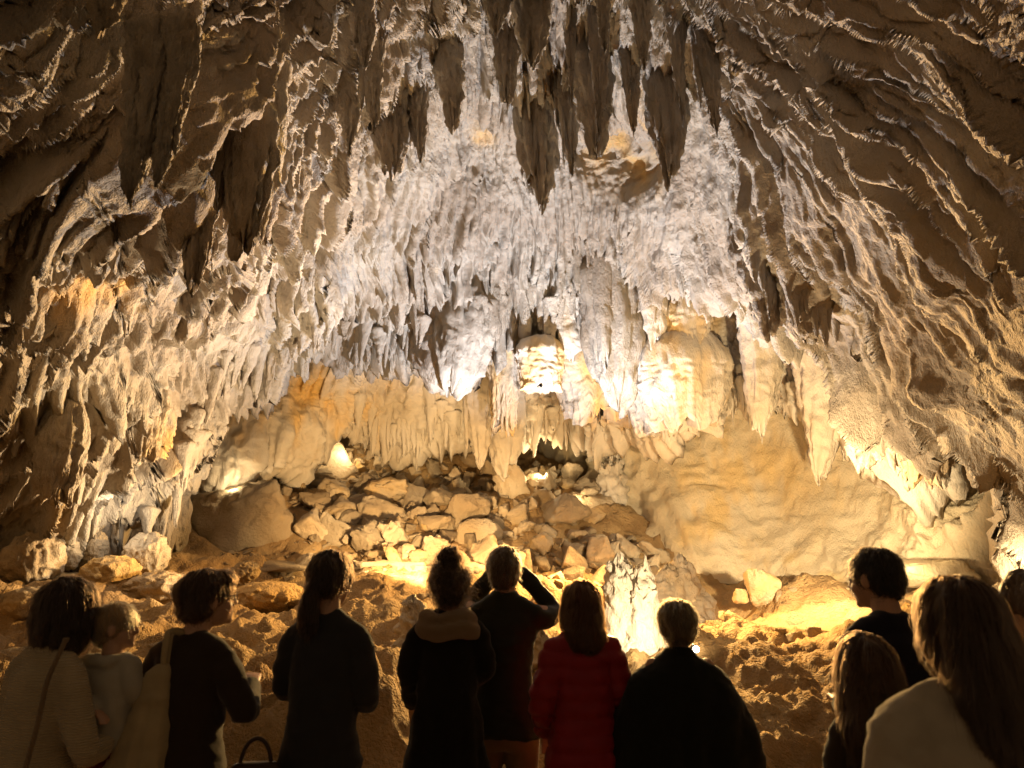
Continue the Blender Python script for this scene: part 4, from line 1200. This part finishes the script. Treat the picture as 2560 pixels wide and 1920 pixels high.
def strands(name, cap, n, length, mat, parent, crown, rad=0.0008, seed=0, lift=0.004, curl=0.006, steps=8):
    """Real hair strands combed over the hair's volume."""
    from mathutils.bvhtree import BVHTree
    rng = np.random.default_rng(seed)
    cap.calc_loop_triangles()
    nv = len(cap.vertices)
    co = np.empty(nv * 3, np.float32); cap.vertices.foreach_get('co', co); co = co.reshape(-1, 3)
    tri = np.empty(len(cap.loop_triangles) * 3, np.int32); cap.loop_triangles.foreach_get('vertices', tri); tri = tri.reshape(-1, 3)
    bv = BVHTree.FromPolygons(co.tolist(), tri.tolist())
    A = co[tri]
    ar = np.linalg.norm(np.cross(A[:, 1] - A[:, 0], A[:, 2] - A[:, 0]), axis=1)
    pick = rng.choice(len(tri), n, p=ar / ar.sum())
    uv = rng.random((n, 2)); fl = uv.sum(1) > 1; uv[fl] = 1 - uv[fl]
    P0 = A[pick, 0] + uv[:, :1] * (A[pick, 1] - A[pick, 0]) + uv[:, 1:] * (A[pick, 2] - A[pick, 0])
    out = np.zeros((n, steps, 3), np.float32)
    for i in range(n):
        p = Vector(P0[i].tolist())
        st = length * (0.6 + 0.7 * rng.random()) / (steps - 1)
        off = lift * rng.random()
        fly = 1.0 if rng.random() > 0.12 else 3.5
        w1 = Vector(rng.normal(size=3).tolist()) * curl
        for k in range(steps):
            loc, no, idx, dd = bv.find_nearest(p)
            if loc is None:
                break
            t = k / (steps - 1)
            out[i, k] = loc + no * (off + lift * 0.8 * fly * t * t) + w1 * t * fly ** 0.7
            g = Vector((0, 0, -1)) + (loc - crown).normalized() * 0.8
            g = g - no * g.dot(no)
            if g.length < 1e-4:
                g = Vector((0, -1, 0))
            p = loc + g.normalized() * st + w1 * 0.25
    hc = bpy.data.hair_curves.new(name)
    hc.add_curves([steps] * n)
    hc.attributes['position'].data.foreach_set('vector', out.reshape(-1))
    ra = hc.attributes.get('radius') or hc.attributes.new('radius', 'FLOAT', 'POINT')
    prof = np.tile(np.linspace(1, 0.35, steps) * rad, n).astype(np.float32)
    ra.data.foreach_set('value', prof)
    hc.materials.append(mat)
    o = bpy.data.objects.new(name, hc); COL.objects.link(o); o.parent = parent
    return o


def person(label, px, toppy, Y, yaw=0, sw=0.165, head_yaw=0, head_pitch=0, head_roll=0, head_off=(0, 0), armL=None, armR=None, build=1.0,
           top=None, hem=0.50, hemw=None, top_name='sweater', quilt=0.0, fold=0.0, collar=0.0, wrinkle=0.010, sleeves=True, trousers=None, hair=None, hair_col=None, hair_style='short',
           slim=True, head_k=1.0, hair_len=0.2, hair_n=1500, strand_len=0.10, cape=False, seed=0, H=None, skirt_z=None, skin=SKIN, shoulder_drop=0.0):
    """One visitor: a continuous body mesh with clothing and hair as its parts; faces +Y (into the cave) at yaw 0."""
    at = W(px, toppy, Y)
    H = H or float(at[2])
    s_ = H / 1.70
    if slim:
        build *= 0.90; sw *= 0.88
    ak = 0.82 if slim else 1.0
    z = lambda f: f * H
    hs = 0.98 * (0.6 + 0.4 * s_) * head_k
    HC = np.array([head_off[0], head_off[1] + 0.01, H - 0.118 * hs])
    Rm = rotm(head_yaw, head_pitch, head_roll)
    nb = np.array([0, -0.015, z(.845)])
    sx = sw * build
    shz = z(.806) - shoulder_drop
    # --- arms: default hang with forearms folded in front
    def arm(spec, side):
        sh = np.array([side * (sx - 0.005), -0.01, shz])
        if spec is None:
            el = sh + np.array([side * 0.040, -0.01, -0.285 * s_]); wr = el + np.array([-side * 0.10, 0.20 * s_, 0.03])
        else:
            el, wr = (np.array(q, float) for q in spec)
            el = np.array([side * el[0] * ak, el[1], el[2]]); wr = np.array([side * wr[0] * ak, wr[1], wr[2]])
        return sh, el, wr
    AL, AR = arm(armL, -1), arm(armR, 1)
    body = [(v @ Rm.T + HC, f) for v, f in head_parts(hs)]
    body.append(tube([HC + Rm @ np.array([0, -.02, -.05]) * hs, nb, nb + np.array([0, 0, -.08])], [.050 * s_, .053 * s_, .065 * s_], 14))
    body.append(loft([(z(.46), .10, .08), (z(.52), .15 * build, .10 * build), (z(.62), .125 * build, .088 * build), (z(.72), .14 * build, .10 * build), (z(.80), sx * .95, .08), (z(.835), .06, .05)], 24))
    for sd, (sh, el, wr) in ((-1, AL), (1, AR)):
        body.append(tube([sh, el, wr], np.array([.046, .036, .026]) * s_, 12))
        body += hand_parts(wr, wr - el, -sd, s_)
        hx = sd * 0.085 * build
        body.append(tube([(hx, 0, z(.50)), (hx * 1.05, .01, z(.28)), (hx * 1.05, -.01, z(.05))], np.array([.075, .052, .036]) * s_, 12))
        body.append(tube([(hx * 1.05, -.04, .035), (hx * 1.15, .14, .03)], [.036, .03], 10, 0.8))
    bm = fuse(body, 0.008, 3, None, 0.18)
    me_b = bm; me_b.materials.append(skin)
    root = obj('person', me_b, label=label, category='person', group='visitors watching the cave')
    root.location = (at[0], Y, 0.0)
    root.rotation_euler = (0, 0, math.radians(yaw))
    for sd in (-1, 1):
        v, f = ell(Rm @ (np.array([sd * .030, .079, .002]) * hs) + HC, (.0125 * hs,) * 3, n=12)
        me = bpy.data.meshes.new('eye'); me.from_pydata(v.tolist(), [], [tuple(q) if q[2] != q[3] else tuple(q[:3]) for q in f.tolist()])
        obj('eye', me, EYEM, root)
    # --- top
    hw = hemw or (.165 * build)
    g = 0.018
    if cape:
        tp = [loft([(z(hem), hw, .19, 0, .02), (z(.60), hw * .93, .18, 0, .02), (z(.70), hw * .80, .165), (z(.77), hw * .62, .14), (z(.805), hw * .48, .115), (z(.835), .085, .08), (z(.862), .062, .066, 0, -.01)], 48, 2.1)]
    else:
        wv = (.145 if hem > .35 else .16) * build
        tp = [loft([(z(hem), hw, .125 * build), (z((hem + .62) / 2), (hw + wv) / 2 + .004, .125 * build), (z(.62), wv, .115 * build), (z(.70), .152 * build, .122 * build), (z(.765), sx * 1.02, .118 * build), (z(.800) - shoulder_drop * .6, sx * .96, .098), (z(.822) - shoulder_drop * .4, sx * .68, .078), (z(.842), .075, .068, 0, -.01), (z(.858) + collar, .060 + collar * .2, .060 + collar * .2, 0, -.012)], 40, 2.2)]
        for sd, (sh, el, wr) in ((-1, AL), (1, AR)):
            tp.append(tube([(sd * .02, -.015, z(.838)), (sd * sx * .5, -.014, z(.824) - shoulder_drop * .5), sh + np.array([sd * .004, 0, -.012])], [.056, .052, .052], 14))
            e2 = el + (wr - el) * 0.92
            tp.append(tube([sh + np.array([-sd * .02, 0, .0]), sh + np.array([sd * .012, 0, -.03]), el, e2], np.array([.052, .056, .050, .041]) * (s_ if not quilt else s_ * 1.22), 16))
    tm = fuse(tp, 0.010, 5, cloth_disp(seed, wrinkle, quilt, fold), 0.45)
    if top:
        obj(top_name, tm, top, root)
    # --- trousers and shoes
    tr = [loft([(z(.44), .145 * build, .105 * build), (z(.50), .158 * build, .115 * build), (z(.57), .145 * build, .105 * build)], 28)]
    for sd in (-1, 1):
        hx = sd * 0.088 * build
        tr.append(tube([(hx, 0, z(.49)), (hx * 1.05, .01, z(.28)), (hx * 1.05, -.01, z(.055))], np.array([.088, .068, .060]) * s_, 14))
    obj('trousers', fuse(tr, 0.014, 4, cloth_disp(seed + 7, 0.006), 0.4), trousers or top, root)
    for sd in (-1, 1):
        v, f = tube([(sd * .092 * build, -.05, .035), (sd * .098 * build, .05, .04), (sd * .105 * build, .15, .03)], [.042, .045, .034], 14, 0.85)
        v[:, 2] = np.maximum(v[:, 2], 0.0)
        me = bpy.data.meshes.new('shoe'); me.from_pydata(v.tolist(), [], [tuple(q) if q[2] != q[3] else tuple(q[:3]) for q in f.tolist()])
        obj('shoe', me, SHOE, root)
    # --- hair
    hm, hsm = hair_col
    T = lambda q: Rm @ (np.array(q) * hs) + HC
    E = lambda c, r: (lambda vf: (vf[0] @ Rm.T + HC, vf[1]))(ell(np.array(c) * hs, tuple(np.array(r) * hs), n=24))
    Lf = lambda rings, e=2.2: (lambda vf: (vf[0] * hs @ Rm.T + HC, vf[1]))(loft(rings, 30, e))
    cap = [E((0, -.016, .030), (.084, .103, .094))]
    if hair_style == 'crop':
        cap = [E((0, -.018, .032), (.080, .099, .089)), E((0, -.05, -.02), (.066, .058, .06))]
    elif hair_style == 'short':
        cap += [E((0, -.03, .035), (.092, .104, .092)), E((0, -.05, -.015), (.086, .070, .075)), E((0, .04, .075), (.06, .06, .04))]
    elif hair_style == 'bob':
        cap += [E((0, -.02, .03), (.096, .108, .100)), Lf([(-.165, .088, .05, 0, -.045), (-.13, .108, .082, 0, -.035), (-.06, .108, .098, 0, -.03), (.02, .098, .10, 0, -.025)])]
    elif hair_style == 'pony':
        cap += [E((0, -.05, -.005), (.070, .065, .07)), tube([T((0, -.095, .0)), T((-.012, -.13, -.04)), T((-.022, -.125, -.13)), T((-.02, -.115, -.205)), T((-.018, -.11, -.25))], [.026, .033, .034, .027, .012], 14)]
    elif hair_style == 'bun':
        cap += [E((0, -.05, -.02), (.075, .065, .075)), E((.0, -.03, .02), (.090, .104, .092)), E((.006, -.045, .150), (.044, .044, .038)), E((-.032, -.05, .138), (.024, .025, .020)), E((.040, -.04, .142), (.022, .026, .020)), E((.0, -.045, .115), (.03, .03, .03))]
    elif hair_style == 'updo':
        cap += [E((0, -.05, -.015), (.080, .066, .075)), E((0, -.03, .03), (.090, .103, .092)), tube([T((.035, -.09, .10)), T((.0, -.125, .05)), T((-.012, -.125, -.01)), T((.012, -.112, -.06))], [.018, .030, .030, .02], 12),
                tube([T((-.05, -.08, .07)), T((-.045, -.115, .02)), T((-.02, -.115, -.05))], [.018, .024, .018], 12), tube([T((.055, -.08, .05)), T((.045, -.115, .0)), T((.025, -.112, -.05))], [.018, .024, .018], 12)]
    elif hair_style == 'long':
        hl = hair_len
        cap += [E((0, -.022, .028), (.091, .106, .096)), Lf([(-hl, .050, .022, 0, -.115), (-hl * .8, .088, .036, 0, -.112), (-hl * .5, .102, .052, 0, -.098), (-.11, .100, .074, 0, -.062), (-.04, .098, .094, 0, -.034), (.03, .092, .10, 0, -.024)])]

    def hdisp(co):
        a_ = np.arctan2(co[:, 0] - HC[0], co[:, 1] - HC[1])
        q = np.stack([a_ * 0.9, co[:, 2] * 0.9, 0 * a_], -1)
        rough = 0.012 if hair_style == 'bun' else 0.006
        return rough * fbm(co, 0.035, 2, seed + 11) + 0.006 * ridged(q, 0.16, 3, seed + 12)
    hmesh = fuse(cap, 0.007, 3, hdisp, 0.5)
    ho = obj('hair', hmesh, hm, root)
    strands('hair_strands', hmesh, hair_n, strand_len, hsm, ho, Vector(T((0, -.05, .12))), seed=seed, lift=0.006 if hair_style != 'bun' else 0.012, curl=0.005 if hair_style != 'bun' else 0.015)
    return root, dict(HC=HC, Rm=Rm, hs=hs, H=H, AL=AL, AR=AR, z=z)


def mesh_of(vf):
    v, f = vf
    me = bpy.data.meshes.new('m')
    me.from_pydata(v.tolist(), [], [tuple(q) if q[2] != q[3] else tuple(q[:3]) for q in f.tolist()])
    me.polygons.foreach_set('use_smooth', np.ones(len(me.polygons), bool))
    return me


C_CREAM = fabric('cream_knit', (0.56, 0.44, 0.27), 0.95, 0.9, 34, 0.3, 'knit')
C_BABY = fabric('baby_hoodie_cloth', (0.42, 0.38, 0.30), 0.95, 0.4, 300)
C_BROWN = fabric('dark_brown_jersey', (0.035, 0.022, 0.014), 0.9, 0.3, 300)
C_CHAR = fabric('charcoal_jersey', (0.030, 0.028, 0.030), 0.9, 0.3, 300)
C_COAT = fabric('black_wool', (0.012, 0.010, 0.008), 0.95, 0.4, 220, 0.15)
C_SCARF = fabric('beige_scarf_wool', (0.30, 0.20, 0.11), 0.95, 0.8, 60, 0.3, 'knit')
C_GREEN = fabric('dark_green_shell', (0.016, 0.018, 0.010), 0.55, 0.15, 200, 0.1)
C_RED = fabric('red_down_shell', (0.27, 0.012, 0.018), 0.42, 0.12, 240, 0.1)
C_CAPE = fabric('black_cape_cloth', (0.011, 0.012, 0.009), 0.95, 0.3, 260, 0.2)
C_NAVY = fabric('navy_cotton', (0.010, 0.009, 0.020), 0.9, 0.3, 300)
C_WHITE = fabric('off_white_cotton', (0.45, 0.38, 0.28), 0.95, 0.3, 300)
C_TAN = fabric('tan_trouser_cotton', (0.22, 0.13, 0.06), 0.95, 0.3, 300)
C_DARK = fabric('black_denim', (0.015, 0.013, 0.012), 0.95, 0.3, 300)
C_CANVAS = fabric('cream_canvas', (0.44, 0.34, 0.19), 0.95, 0.5, 400)
C_LEATHER = plain('brown_leather', (0.035, 0.016, 0.008), 0.45)
H_DARK = hair_mat('dark_brown_hair', (0.022, 0.011, 0.006))
H_BROWN = hair_mat('brown_hair', (0.034, 0.015, 0.007))
H_AUBURN = hair_mat('auburn_hair', (0.075, 0.024, 0.008))
H_GREY = hair_mat('grey_brown_hair', (0.10, 0.062, 0.036))
H_ASH = hair_mat('ash_blond_hair', (0.12, 0.075, 0.035))
H_BLOND = hair_mat('blond_hair', (0.34, 0.20, 0.085))
H_BLACK = hair_mat('black_hair', (0.010, 0.007, 0.005))

# woman in the cream cardigan, the baby on her right arm
p1, i1 = person('woman in a chunky cream cardigan with a dark bob, carrying a baby', 155, 1452, 2.85, yaw=-22, sw=0.165, head_yaw=-18, head_pitch=6, head_roll=8, head_off=(0.02, 0.03), build=1.0,
    armR=((0.27, 0.02, 1.02), (0.16, 0.26, 1.10)), armL=((0.24, 0.02, 1.02), (0.02, 0.24, 1.06)), top=C_CREAM, hem=0.44, hemw=0.21, top_name='cardigan', wrinkle=0.008, hair_col=H_DARK, hair_style='bob', strand_len=0.12, hair_n=2200, trousers=C_DARK, seed=1)
p3, i3 = person('woman with short brown hair and glasses in a dark brown top', 505, 1428, 3.05, yaw=-14, sw=0.178, head_yaw=-40, head_pitch=6, head_off=(0.02, 0.03), build=1.06,
    armR=((0.30, 0.02, 1.12), (0.14, 0.24, 1.20)), armL=((0.24, 0.03, 1.10), (0.05, 0.24, 1.15)), top=C_BROWN, hem=0.50, hemw=0.19, hair_col=H_BROWN, hair_style='short', strand_len=0.09, hair_n=2200, trousers=C_DARK, seed=2)
p4, i4 = person('woman with a long dark ponytail in a charcoal sweater', 830, 1380, 3.15, yaw=-6, sw=0.170, head_yaw=-14, head_pitch=4, build=1.0,
    armR=((0.225, 0.0, 1.16), (0.14, 0.22, 1.14)), armL=((0.225, 0.02, 1.18), (0.06, 0.24, 1.22)), top=C_CHAR, hem=0.48, hemw=0.185, hair_col=H_DARK, hair_style='pony', strand_len=0.08, hair_n=2000, trousers=C_DARK, seed=3)
p5, i5 = person('woman with a messy bun and beige scarf in a long black coat', 1125, 1400, 3.65, yaw=4, sw=0.172, head_pitch=8, build=1.02,
    armL=((0.235, -0.02, 1.20), (0.20, 0.16, 1.02)), armR=((0.225, 0.0, 1.20), (0.12, 0.22, 1.12)), top=C_COAT, hem=0.30, hemw=0.24, top_name='coat', fold=0.006, hair_col=H_DARK, hair_style='bun', strand_len=0.05, hair_n=2400, trousers=C_DARK, seed=4)
p6, i6 = person('man with cropped grey-brown hair raising a camera, in a dark green jacket', 1262, 1368, 4.0, head_k=1.08, yaw=-4, sw=0.20, head_yaw=-6, head_pitch=10, build=1.12,
    armR=((0.34, 0.14, 1.43), (0.09, 0.22, 1.66)), armL=((0.27, 0.18, 1.48), (0.08, 0.22, 1.66)), top=C_GREEN, hem=0.47, hemw=0.20, top_name='jacket', collar=0.02, wrinkle=0.010, hair_col=H_GREY, hair_style='crop', strand_len=0.03, hair_n=2600, trousers=C_TAN, seed=5)
p7, i7 = person('woman with long auburn hair in a red quilted down jacket', 1452, 1454, 3.65, yaw=6, sw=0.168, head_pitch=4, build=1.0,
    armL=((0.25, -0.02, 1.08), (0.19, 0.16, 0.90)), armR=((0.225, 0.0, 1.08), (0.12, 0.22, 1.02)), top=C_RED, hem=0.455, hemw=0.20, top_name='down_jacket', quilt=0.013, hair_col=H_AUBURN, hair_style='long', hair_len=0.20, strand_len=0.16, hair_n=2600, trousers=C_DARK, seed=6)
p8, i8 = person('woman with pinned-up ash blond hair in a wide black cape', 1690, 1502, 3.6, yaw=-3, sw=0.165, head_pitch=-2, build=1.0, armL=((0.15, 0.03, 1.0), (0.05, 0.10, 0.95)), armR=((0.15, 0.03, 1.0), (0.05, 0.10, 0.95)),
    top=C_CAPE, hem=0.47, hemw=0.37, top_name='cape', cape=True, fold=0.010, hair_col=H_ASH, hair_style='updo', strand_len=0.08, hair_n=2200, trousers=C_DARK, seed=7)
p9, i9 = person('man with short black hair in a navy shirt, looking left', 2195, 1372, 2.95, yaw=12, sw=0.19, head_yaw=22, head_pitch=-4, head_off=(-0.01, 0.02), build=1.08, top=C_NAVY, hem=0.48, top_name='shirt', hair_col=H_BLACK, hair_style='crop', strand_len=0.05, hair_n=2400, trousers=C_DARK, seed=8)
p10, i10 = person('girl with long brown hair standing beside the woman in white', 2160, 1592, 2.45, yaw=-8, sw=0.14, head_yaw=-10, build=0.85, top=C_BROWN, hem=0.48, hair_col=H_BROWN, hair_style='long', hair_len=0.30, strand_len=0.2, hair_n=2600, trousers=C_DARK, seed=9,
    armR=((0.19, 0.02, 0.92), (0.08, 0.18, 0.96)), armL=((0.19, 0.02, 0.92), (0.08, 0.18, 0.96)))
p11, i11 = person('woman with long brown hair in an off-white top, nearest on the right', 2378, 1446, 1.9, slim=False, yaw=8, sw=0.185, head_yaw=6, head_pitch=-2, build=1.08, armL=((0.25, 0.02, 1.06), (0.1, 0.22, 1.08)), armR=((0.25, 0.02, 1.06), (0.1, 0.22, 1.08)),
    top=C_WHITE, hem=0.46, hemw=0.20, wrinkle=0.018, top_name='blouse', hair_col=H_BROWN, hair_style='long', hair_len=0.34, strand_len=0.24, hair_n=4200, trousers=C_DARK, seed=10)
p12, i12 = person('dark-haired person in black at the right edge', 2530, 1468, 2.75, yaw=14, head_yaw=12, build=1.0, top=C_DARK, hem=0.48, hair_col=H_BLACK, hair_style='bob', strand_len=0.1, hair_n=1800, trousers=C_DARK, seed=11)
p13, i13 = person('bald person with a pinkish head cut by the right edge', 2578, 1424, 2.2, yaw=20, head_yaw=26, build=1.0, top=C_DARK, hem=0.48, hair_col=H_GREY, hair_style='crop', strand_len=0.01, hair_n=300, trousers=C_DARK, seed=12)

# baby
def baby():
    at = W(298, 1530, 2.95)
    hs = 0.71
    Rm = rotm(-78, 4, 0)
    HC = np.array([0, 0, 0.0])
    body = [(v @ Rm.T, f) for v, f in head_parts(hs, True)]
    body.append(tube([(0, -.01, -.05), (0, -.01, -.11)], [.036, .042], 12))
    body.append(loft([(-.40, .07, .06), (-.30, .085, .075), (-.18, .08, .07), (-.11, .05, .05)], 24))
    arms = []
    for sd, el, wr in ((-1, (-.09, -.05, -.24), (-.0, -.09, -.28)), (1, (.105, -.03, -.22), (.12, .06, -.29))):
        arms.append(((sd * .075, -.02, -.135), el, wr))
        body.append(tube(arms[-1], [.028, .024, .018], 10))
        body += hand_parts(wr, np.array(wr) - np.array(el), -sd, 0.55)
    for sd in (-1, 1):
        body.append(tube([(sd * .04, 0, -.38), (sd * .06, .12, -.43), (sd * .06, .10, -.56)], [.045, .038, .028], 10))
        body.append(tube([(sd * .06, .10, -.58), (sd * .06, .16, -.59)], [.024, .02], 8))
    bm = fuse(body, 0.006, 3, None, 0.35); bm.materials.append(SKIN)
    root = obj('person', bm, label='blond baby in a pale hoodie held against the cream cardigan', category='baby')
    root.location = (at[0], at[1], float(W(298, 1570, 2.95)[2]))
    for sd in (-1, 1):
        obj('eye', mesh_of(ell(Rm @ (np.array([sd * .031, .080, .0]) * hs), (.0125 * hs,) * 3, n=12)), EYEM, root)
    tp = [loft([(-.42, .085, .075), (-.30, .10, .09), (-.18, .096, .085), (-.12, .075, .07), (-.095, .055, .056)], 28)]
    for a_ in arms:
        a_ = np.array(a_); a_[2] = a_[1] + (a_[2] - a_[1]) * .9
        tp.append(tube(a_, [.045, .042, .032], 14))
    tp.append(tube([(-.06, .0, -.105), (-.05, -.06, -.115), (0.02, -.075, -.115), (.06, -.02, -.10)], [.016, .022, .022, .016], 12))
    obj('hoodie', fuse(tp, 0.008, 3, cloth_disp(31, 0.008), 0.5), C_BABY, root)
    tr = [loft([(-.46, .08, .075), (-.40, .088, .08), (-.36, .08, .07)], 24)]
    for sd in (-1, 1):
        tr.append(tube([(sd * .04, 0, -.40), (sd * .06, .12, -.43), (sd * .06, .10, -.54)], [.055, .048, .038], 12))
    obj('trousers', fuse(tr, 0.009, 3, cloth_disp(33, 0.004), 0.5), fabric('dark_red_baby_cloth', (0.12, 0.012, 0.012)), root)
    E = lambda c, r: (lambda vf: (vf[0] @ Rm.T, vf[1]))(ell(np.array(c) * hs, tuple(np.array(r) * hs), n=24))
    hmesh = fuse([E((0, -.018, .032), (.091, .113, .106)), E((0, -.055, -.02), (.076, .068, .07))], 0.006, 3, lambda co: 0.003 * fbm(co, 0.03, 2, 5), 0.5)
    ho = obj('hair', hmesh, H_BLOND[0], root)
    strands('hair_strands', hmesh, 2000, 0.045, H_BLOND[1], ho, Vector((Rm @ (np.array([0, -.05, .12]) * hs)).tolist()), rad=0.0006, seed=40, lift=0.005, curl=0.004)


baby()

# scarf
r = 0.105
pts = [(r * math.sin(t) * 1.05, -0.012 + r * 0.92 * math.cos(t), i5['z'](.838) + 0.012 * math.sin(3 * t)) for t in np.linspace(0, 2 * math.pi, 17)]
pts2 = [(1.15 * p[0], 1.15 * p[1] - .008, p[2] - 0.045 + 0.01 * math.sin(5 * p[0] * 30)) for p in pts]
obj('scarf', fuse([tube(pts, [.038] * 17, 14, sub=3), tube(pts2, [.040] * 17, 14, sub=3)], 0.008, 4, cloth_disp(50, 0.008), 0.5), C_SCARF, p5)

# glasses of the short-haired woman
def on_head(info, q):
    return info['Rm'] @ (np.array(q) * info['hs']) + info['HC']


gp = []
for sd in (-1, 1):
    gp.append(tube([on_head(i3, (sd * .078, -.005, .008)), on_head(i3, (sd * .074, .05, .010)), on_head(i3, (sd * .060, .098, .008))], [.0022] * 3, 8))
    ring = [on_head(i3, (sd * (.032 + .026 * math.cos(t)), .104 - .006 * abs(math.cos(t)), .004 + .019 * math.sin(t))) for t in np.linspace(0, 2 * math.pi, 15)]
    gp.append(tube(ring, [.0018] * 15, 6, sub=1))
gp.append(tube([on_head(i3, (-.008, .108, .006)), on_head(i3, (.008, .108, .006))], [.002, .002], 6))
gv, gf = join(gp)
gme = mesh_of((gv, gf)); obj('glasses', gme, plain('dark_spectacle_frame', (0.02, 0.012, 0.01), 0.3), p3)

# camera held by the photographing man
def box(c, s2, bev=0.004):
    bm = bmesh.new()
    bmesh.ops.create_cube(bm, size=1)
    bmesh.ops.scale(bm, vec=s2, verts=bm.verts)
    bmesh.ops.bevel(bm, geom=bm.edges[:], offset=bev, segments=2, affect='EDGES')
    bmesh.ops.translate(bm, vec=c, verts=bm.verts)
    me = bpy.data.meshes.new('b'); bm.to_mesh(me); bm.free()
    return me


M_BLK = plain('black_camera_plastic', (0.02, 0.02, 0.02), 0.4)
ct = obj('camera_body', None, label='black camera held to the eye of the man in the green jacket', category='camera')
ct.location = (p6.location.x, p6.location.y + 0.16, i6['HC'][2] + 0.0)
obj('body', box((0, 0, 0), (.13, .05, .085)), M_BLK, ct)
lv = tube([(0, .02, 0), (0, .10, 0)], [.034, .032], 24); obj('lens', mesh_of(lv), M_BLK, ct)
obj('viewfinder', box((0, -.005, .052), (.045, .05, .03)), M_BLK, ct)

# canvas tote on the short-haired woman's shoulder
def tote():
    t = obj('tote_bag', None, label='cream canvas tote bag hanging from the left shoulder of the short-haired woman', category='bag')
    top = W(400, 1690, 2.95); t.location = (top[0], top[1], 0.0)
    x0 = top[0]
    zt = float(W(400, 1660, 2.95)[2]); zb = float(W(330, 2080, 2.9)[2])
    v = loft([(zb, .10, .05, -.06, 0), ((zb * .7 + zt * .3), .115, .065, -.05, -.01), ((zb + zt) / 2, .095, .055, -.035, 0), (zt - .06, .055, .035, -.01, 0), (zt, .025, .02, .01, 0)], 36, 2.6)
    obj('bag', fuse([v], 0.009, 2, cloth_disp(60, 0.012, 0, 0.006), 0.5), C_CANVAS, t)
    sh = W(445, 1572, 3.02)
    for k, off in enumerate((0.0, 0.03)):
        pts = [(0.01 + off * .3, 0.0, zt - .03), (0.02, -.03 + off, (zt + sh[2]) / 2 - .02), (sh[0] - x0, -.02 + off, sh[2] + .005), (sh[0] - x0 + .04, .06 + off, sh[2] - .02), (sh[0] - x0 + .02, .12, sh[2] - .14)]
        obj('strap', mesh_of(tube(pts, [.012] * 5, 10, 0.35)), C_CANVAS, t)


tote()
# rope-strapped bag of the woman in the cardigan
t = obj('shoulder_bag', None, label='shoulder bag with a twisted rope strap on the back of the cream cardigan', category='bag')
t.location = (0, 0, 0)
a0 = W(165, 1598, 2.72); a1 = W(118, 1700, 2.69); a2 = W(92, 1820, 2.68); a3 = W(64, 1920, 2.68); a4 = W(40, 2040, 2.70)
for k in range(3):
    n_ = 60
    tt = np.linspace(0, 4, n_)
    base = np.stack([np.interp(tt, range(5), [q[i] for q in (a0, a1, a2, a3, a4)]) for i in range(3)], -1)
    for _ in range(4):
        base[1:-1] = .25 * base[:-2] + .5 * base[1:-1] + .25 * base[2:]
    ph = tt * 14 + k * 2.094
    base[:, 0] += .006 * np.cos(ph); base[:, 1] += .006 * np.sin(ph)
    obj('strap', mesh_of(tube(base, [.0065] * n_, 8, sub=1)), C_SCARF, t)
v = loft([(a4[2] - .34, .10, .05, a4[0] - .02, a4[1]), (a4[2] - .2, .13, .07, a4[0] - .02, a4[1]), (a4[2], .09, .04, a4[0], a4[1])], 30)
obj('bag', fuse([v], 0.012, 2, cloth_disp(70, 0.008), 0.5), C_CANVAS, t)
# leather handbag of the ponytailed woman
t = obj('handbag', None, label='dark brown leather handbag at the left hip of the ponytailed woman', category='bag')
hb = W(640, 1900, 3.0); t.location = (hb[0], hb[1], hb[2] - 0.08)
obj('bag', fuse([loft([(-.16, .10, .05), (-.08, .13, .065), (.02, .12, .05), (.07, .08, .025)], 36, 2.8)], 0.009, 3, cloth_disp(80, 0.006), 0.5), C_LEATHER, t)
pts = [(.06 * math.cos(q) , 0, .06 + .10 * math.sin(q)) for q in np.linspace(0, math.pi, 9)]
obj('handle', mesh_of(tube(pts, [.008] * 9, 8, sub=2)), C_LEATHER, t)

# ---- the lamp that shows behind the caped visitor
lt = obj('floor_lamp', None, label='small glowing floor lamp behind the caped visitor', category='lamp')
lp = W(1738, 1622, 6.2)
lt.location = lp
M_HOUS = plain('lamp_housing', (0.05, 0.05, 0.05), 0.4)
M_GLOW = plain('lamp_glass', (0.9, 0.85, 0.7), 0.3, emit=((1.0, 0.86, 0.58), 30.0))
gz = ground(lp[0], lp[1]) - lp[2]
obj('post', mesh_of(tube([(0, 0.02, gz - 0.05), (0, 0.02, -0.03)], [.012, .012], 10)), M_HOUS, lt)
obj('housing', mesh_of(tube([(0, 0.055, 0), (0, 0.02, 0)], [.032, .034], 20)), M_HOUS, lt)
obj('bulb', mesh_of(ell((0, -0.03, 0), (.026, .02, .026), n=20)), M_GLOW, lt)
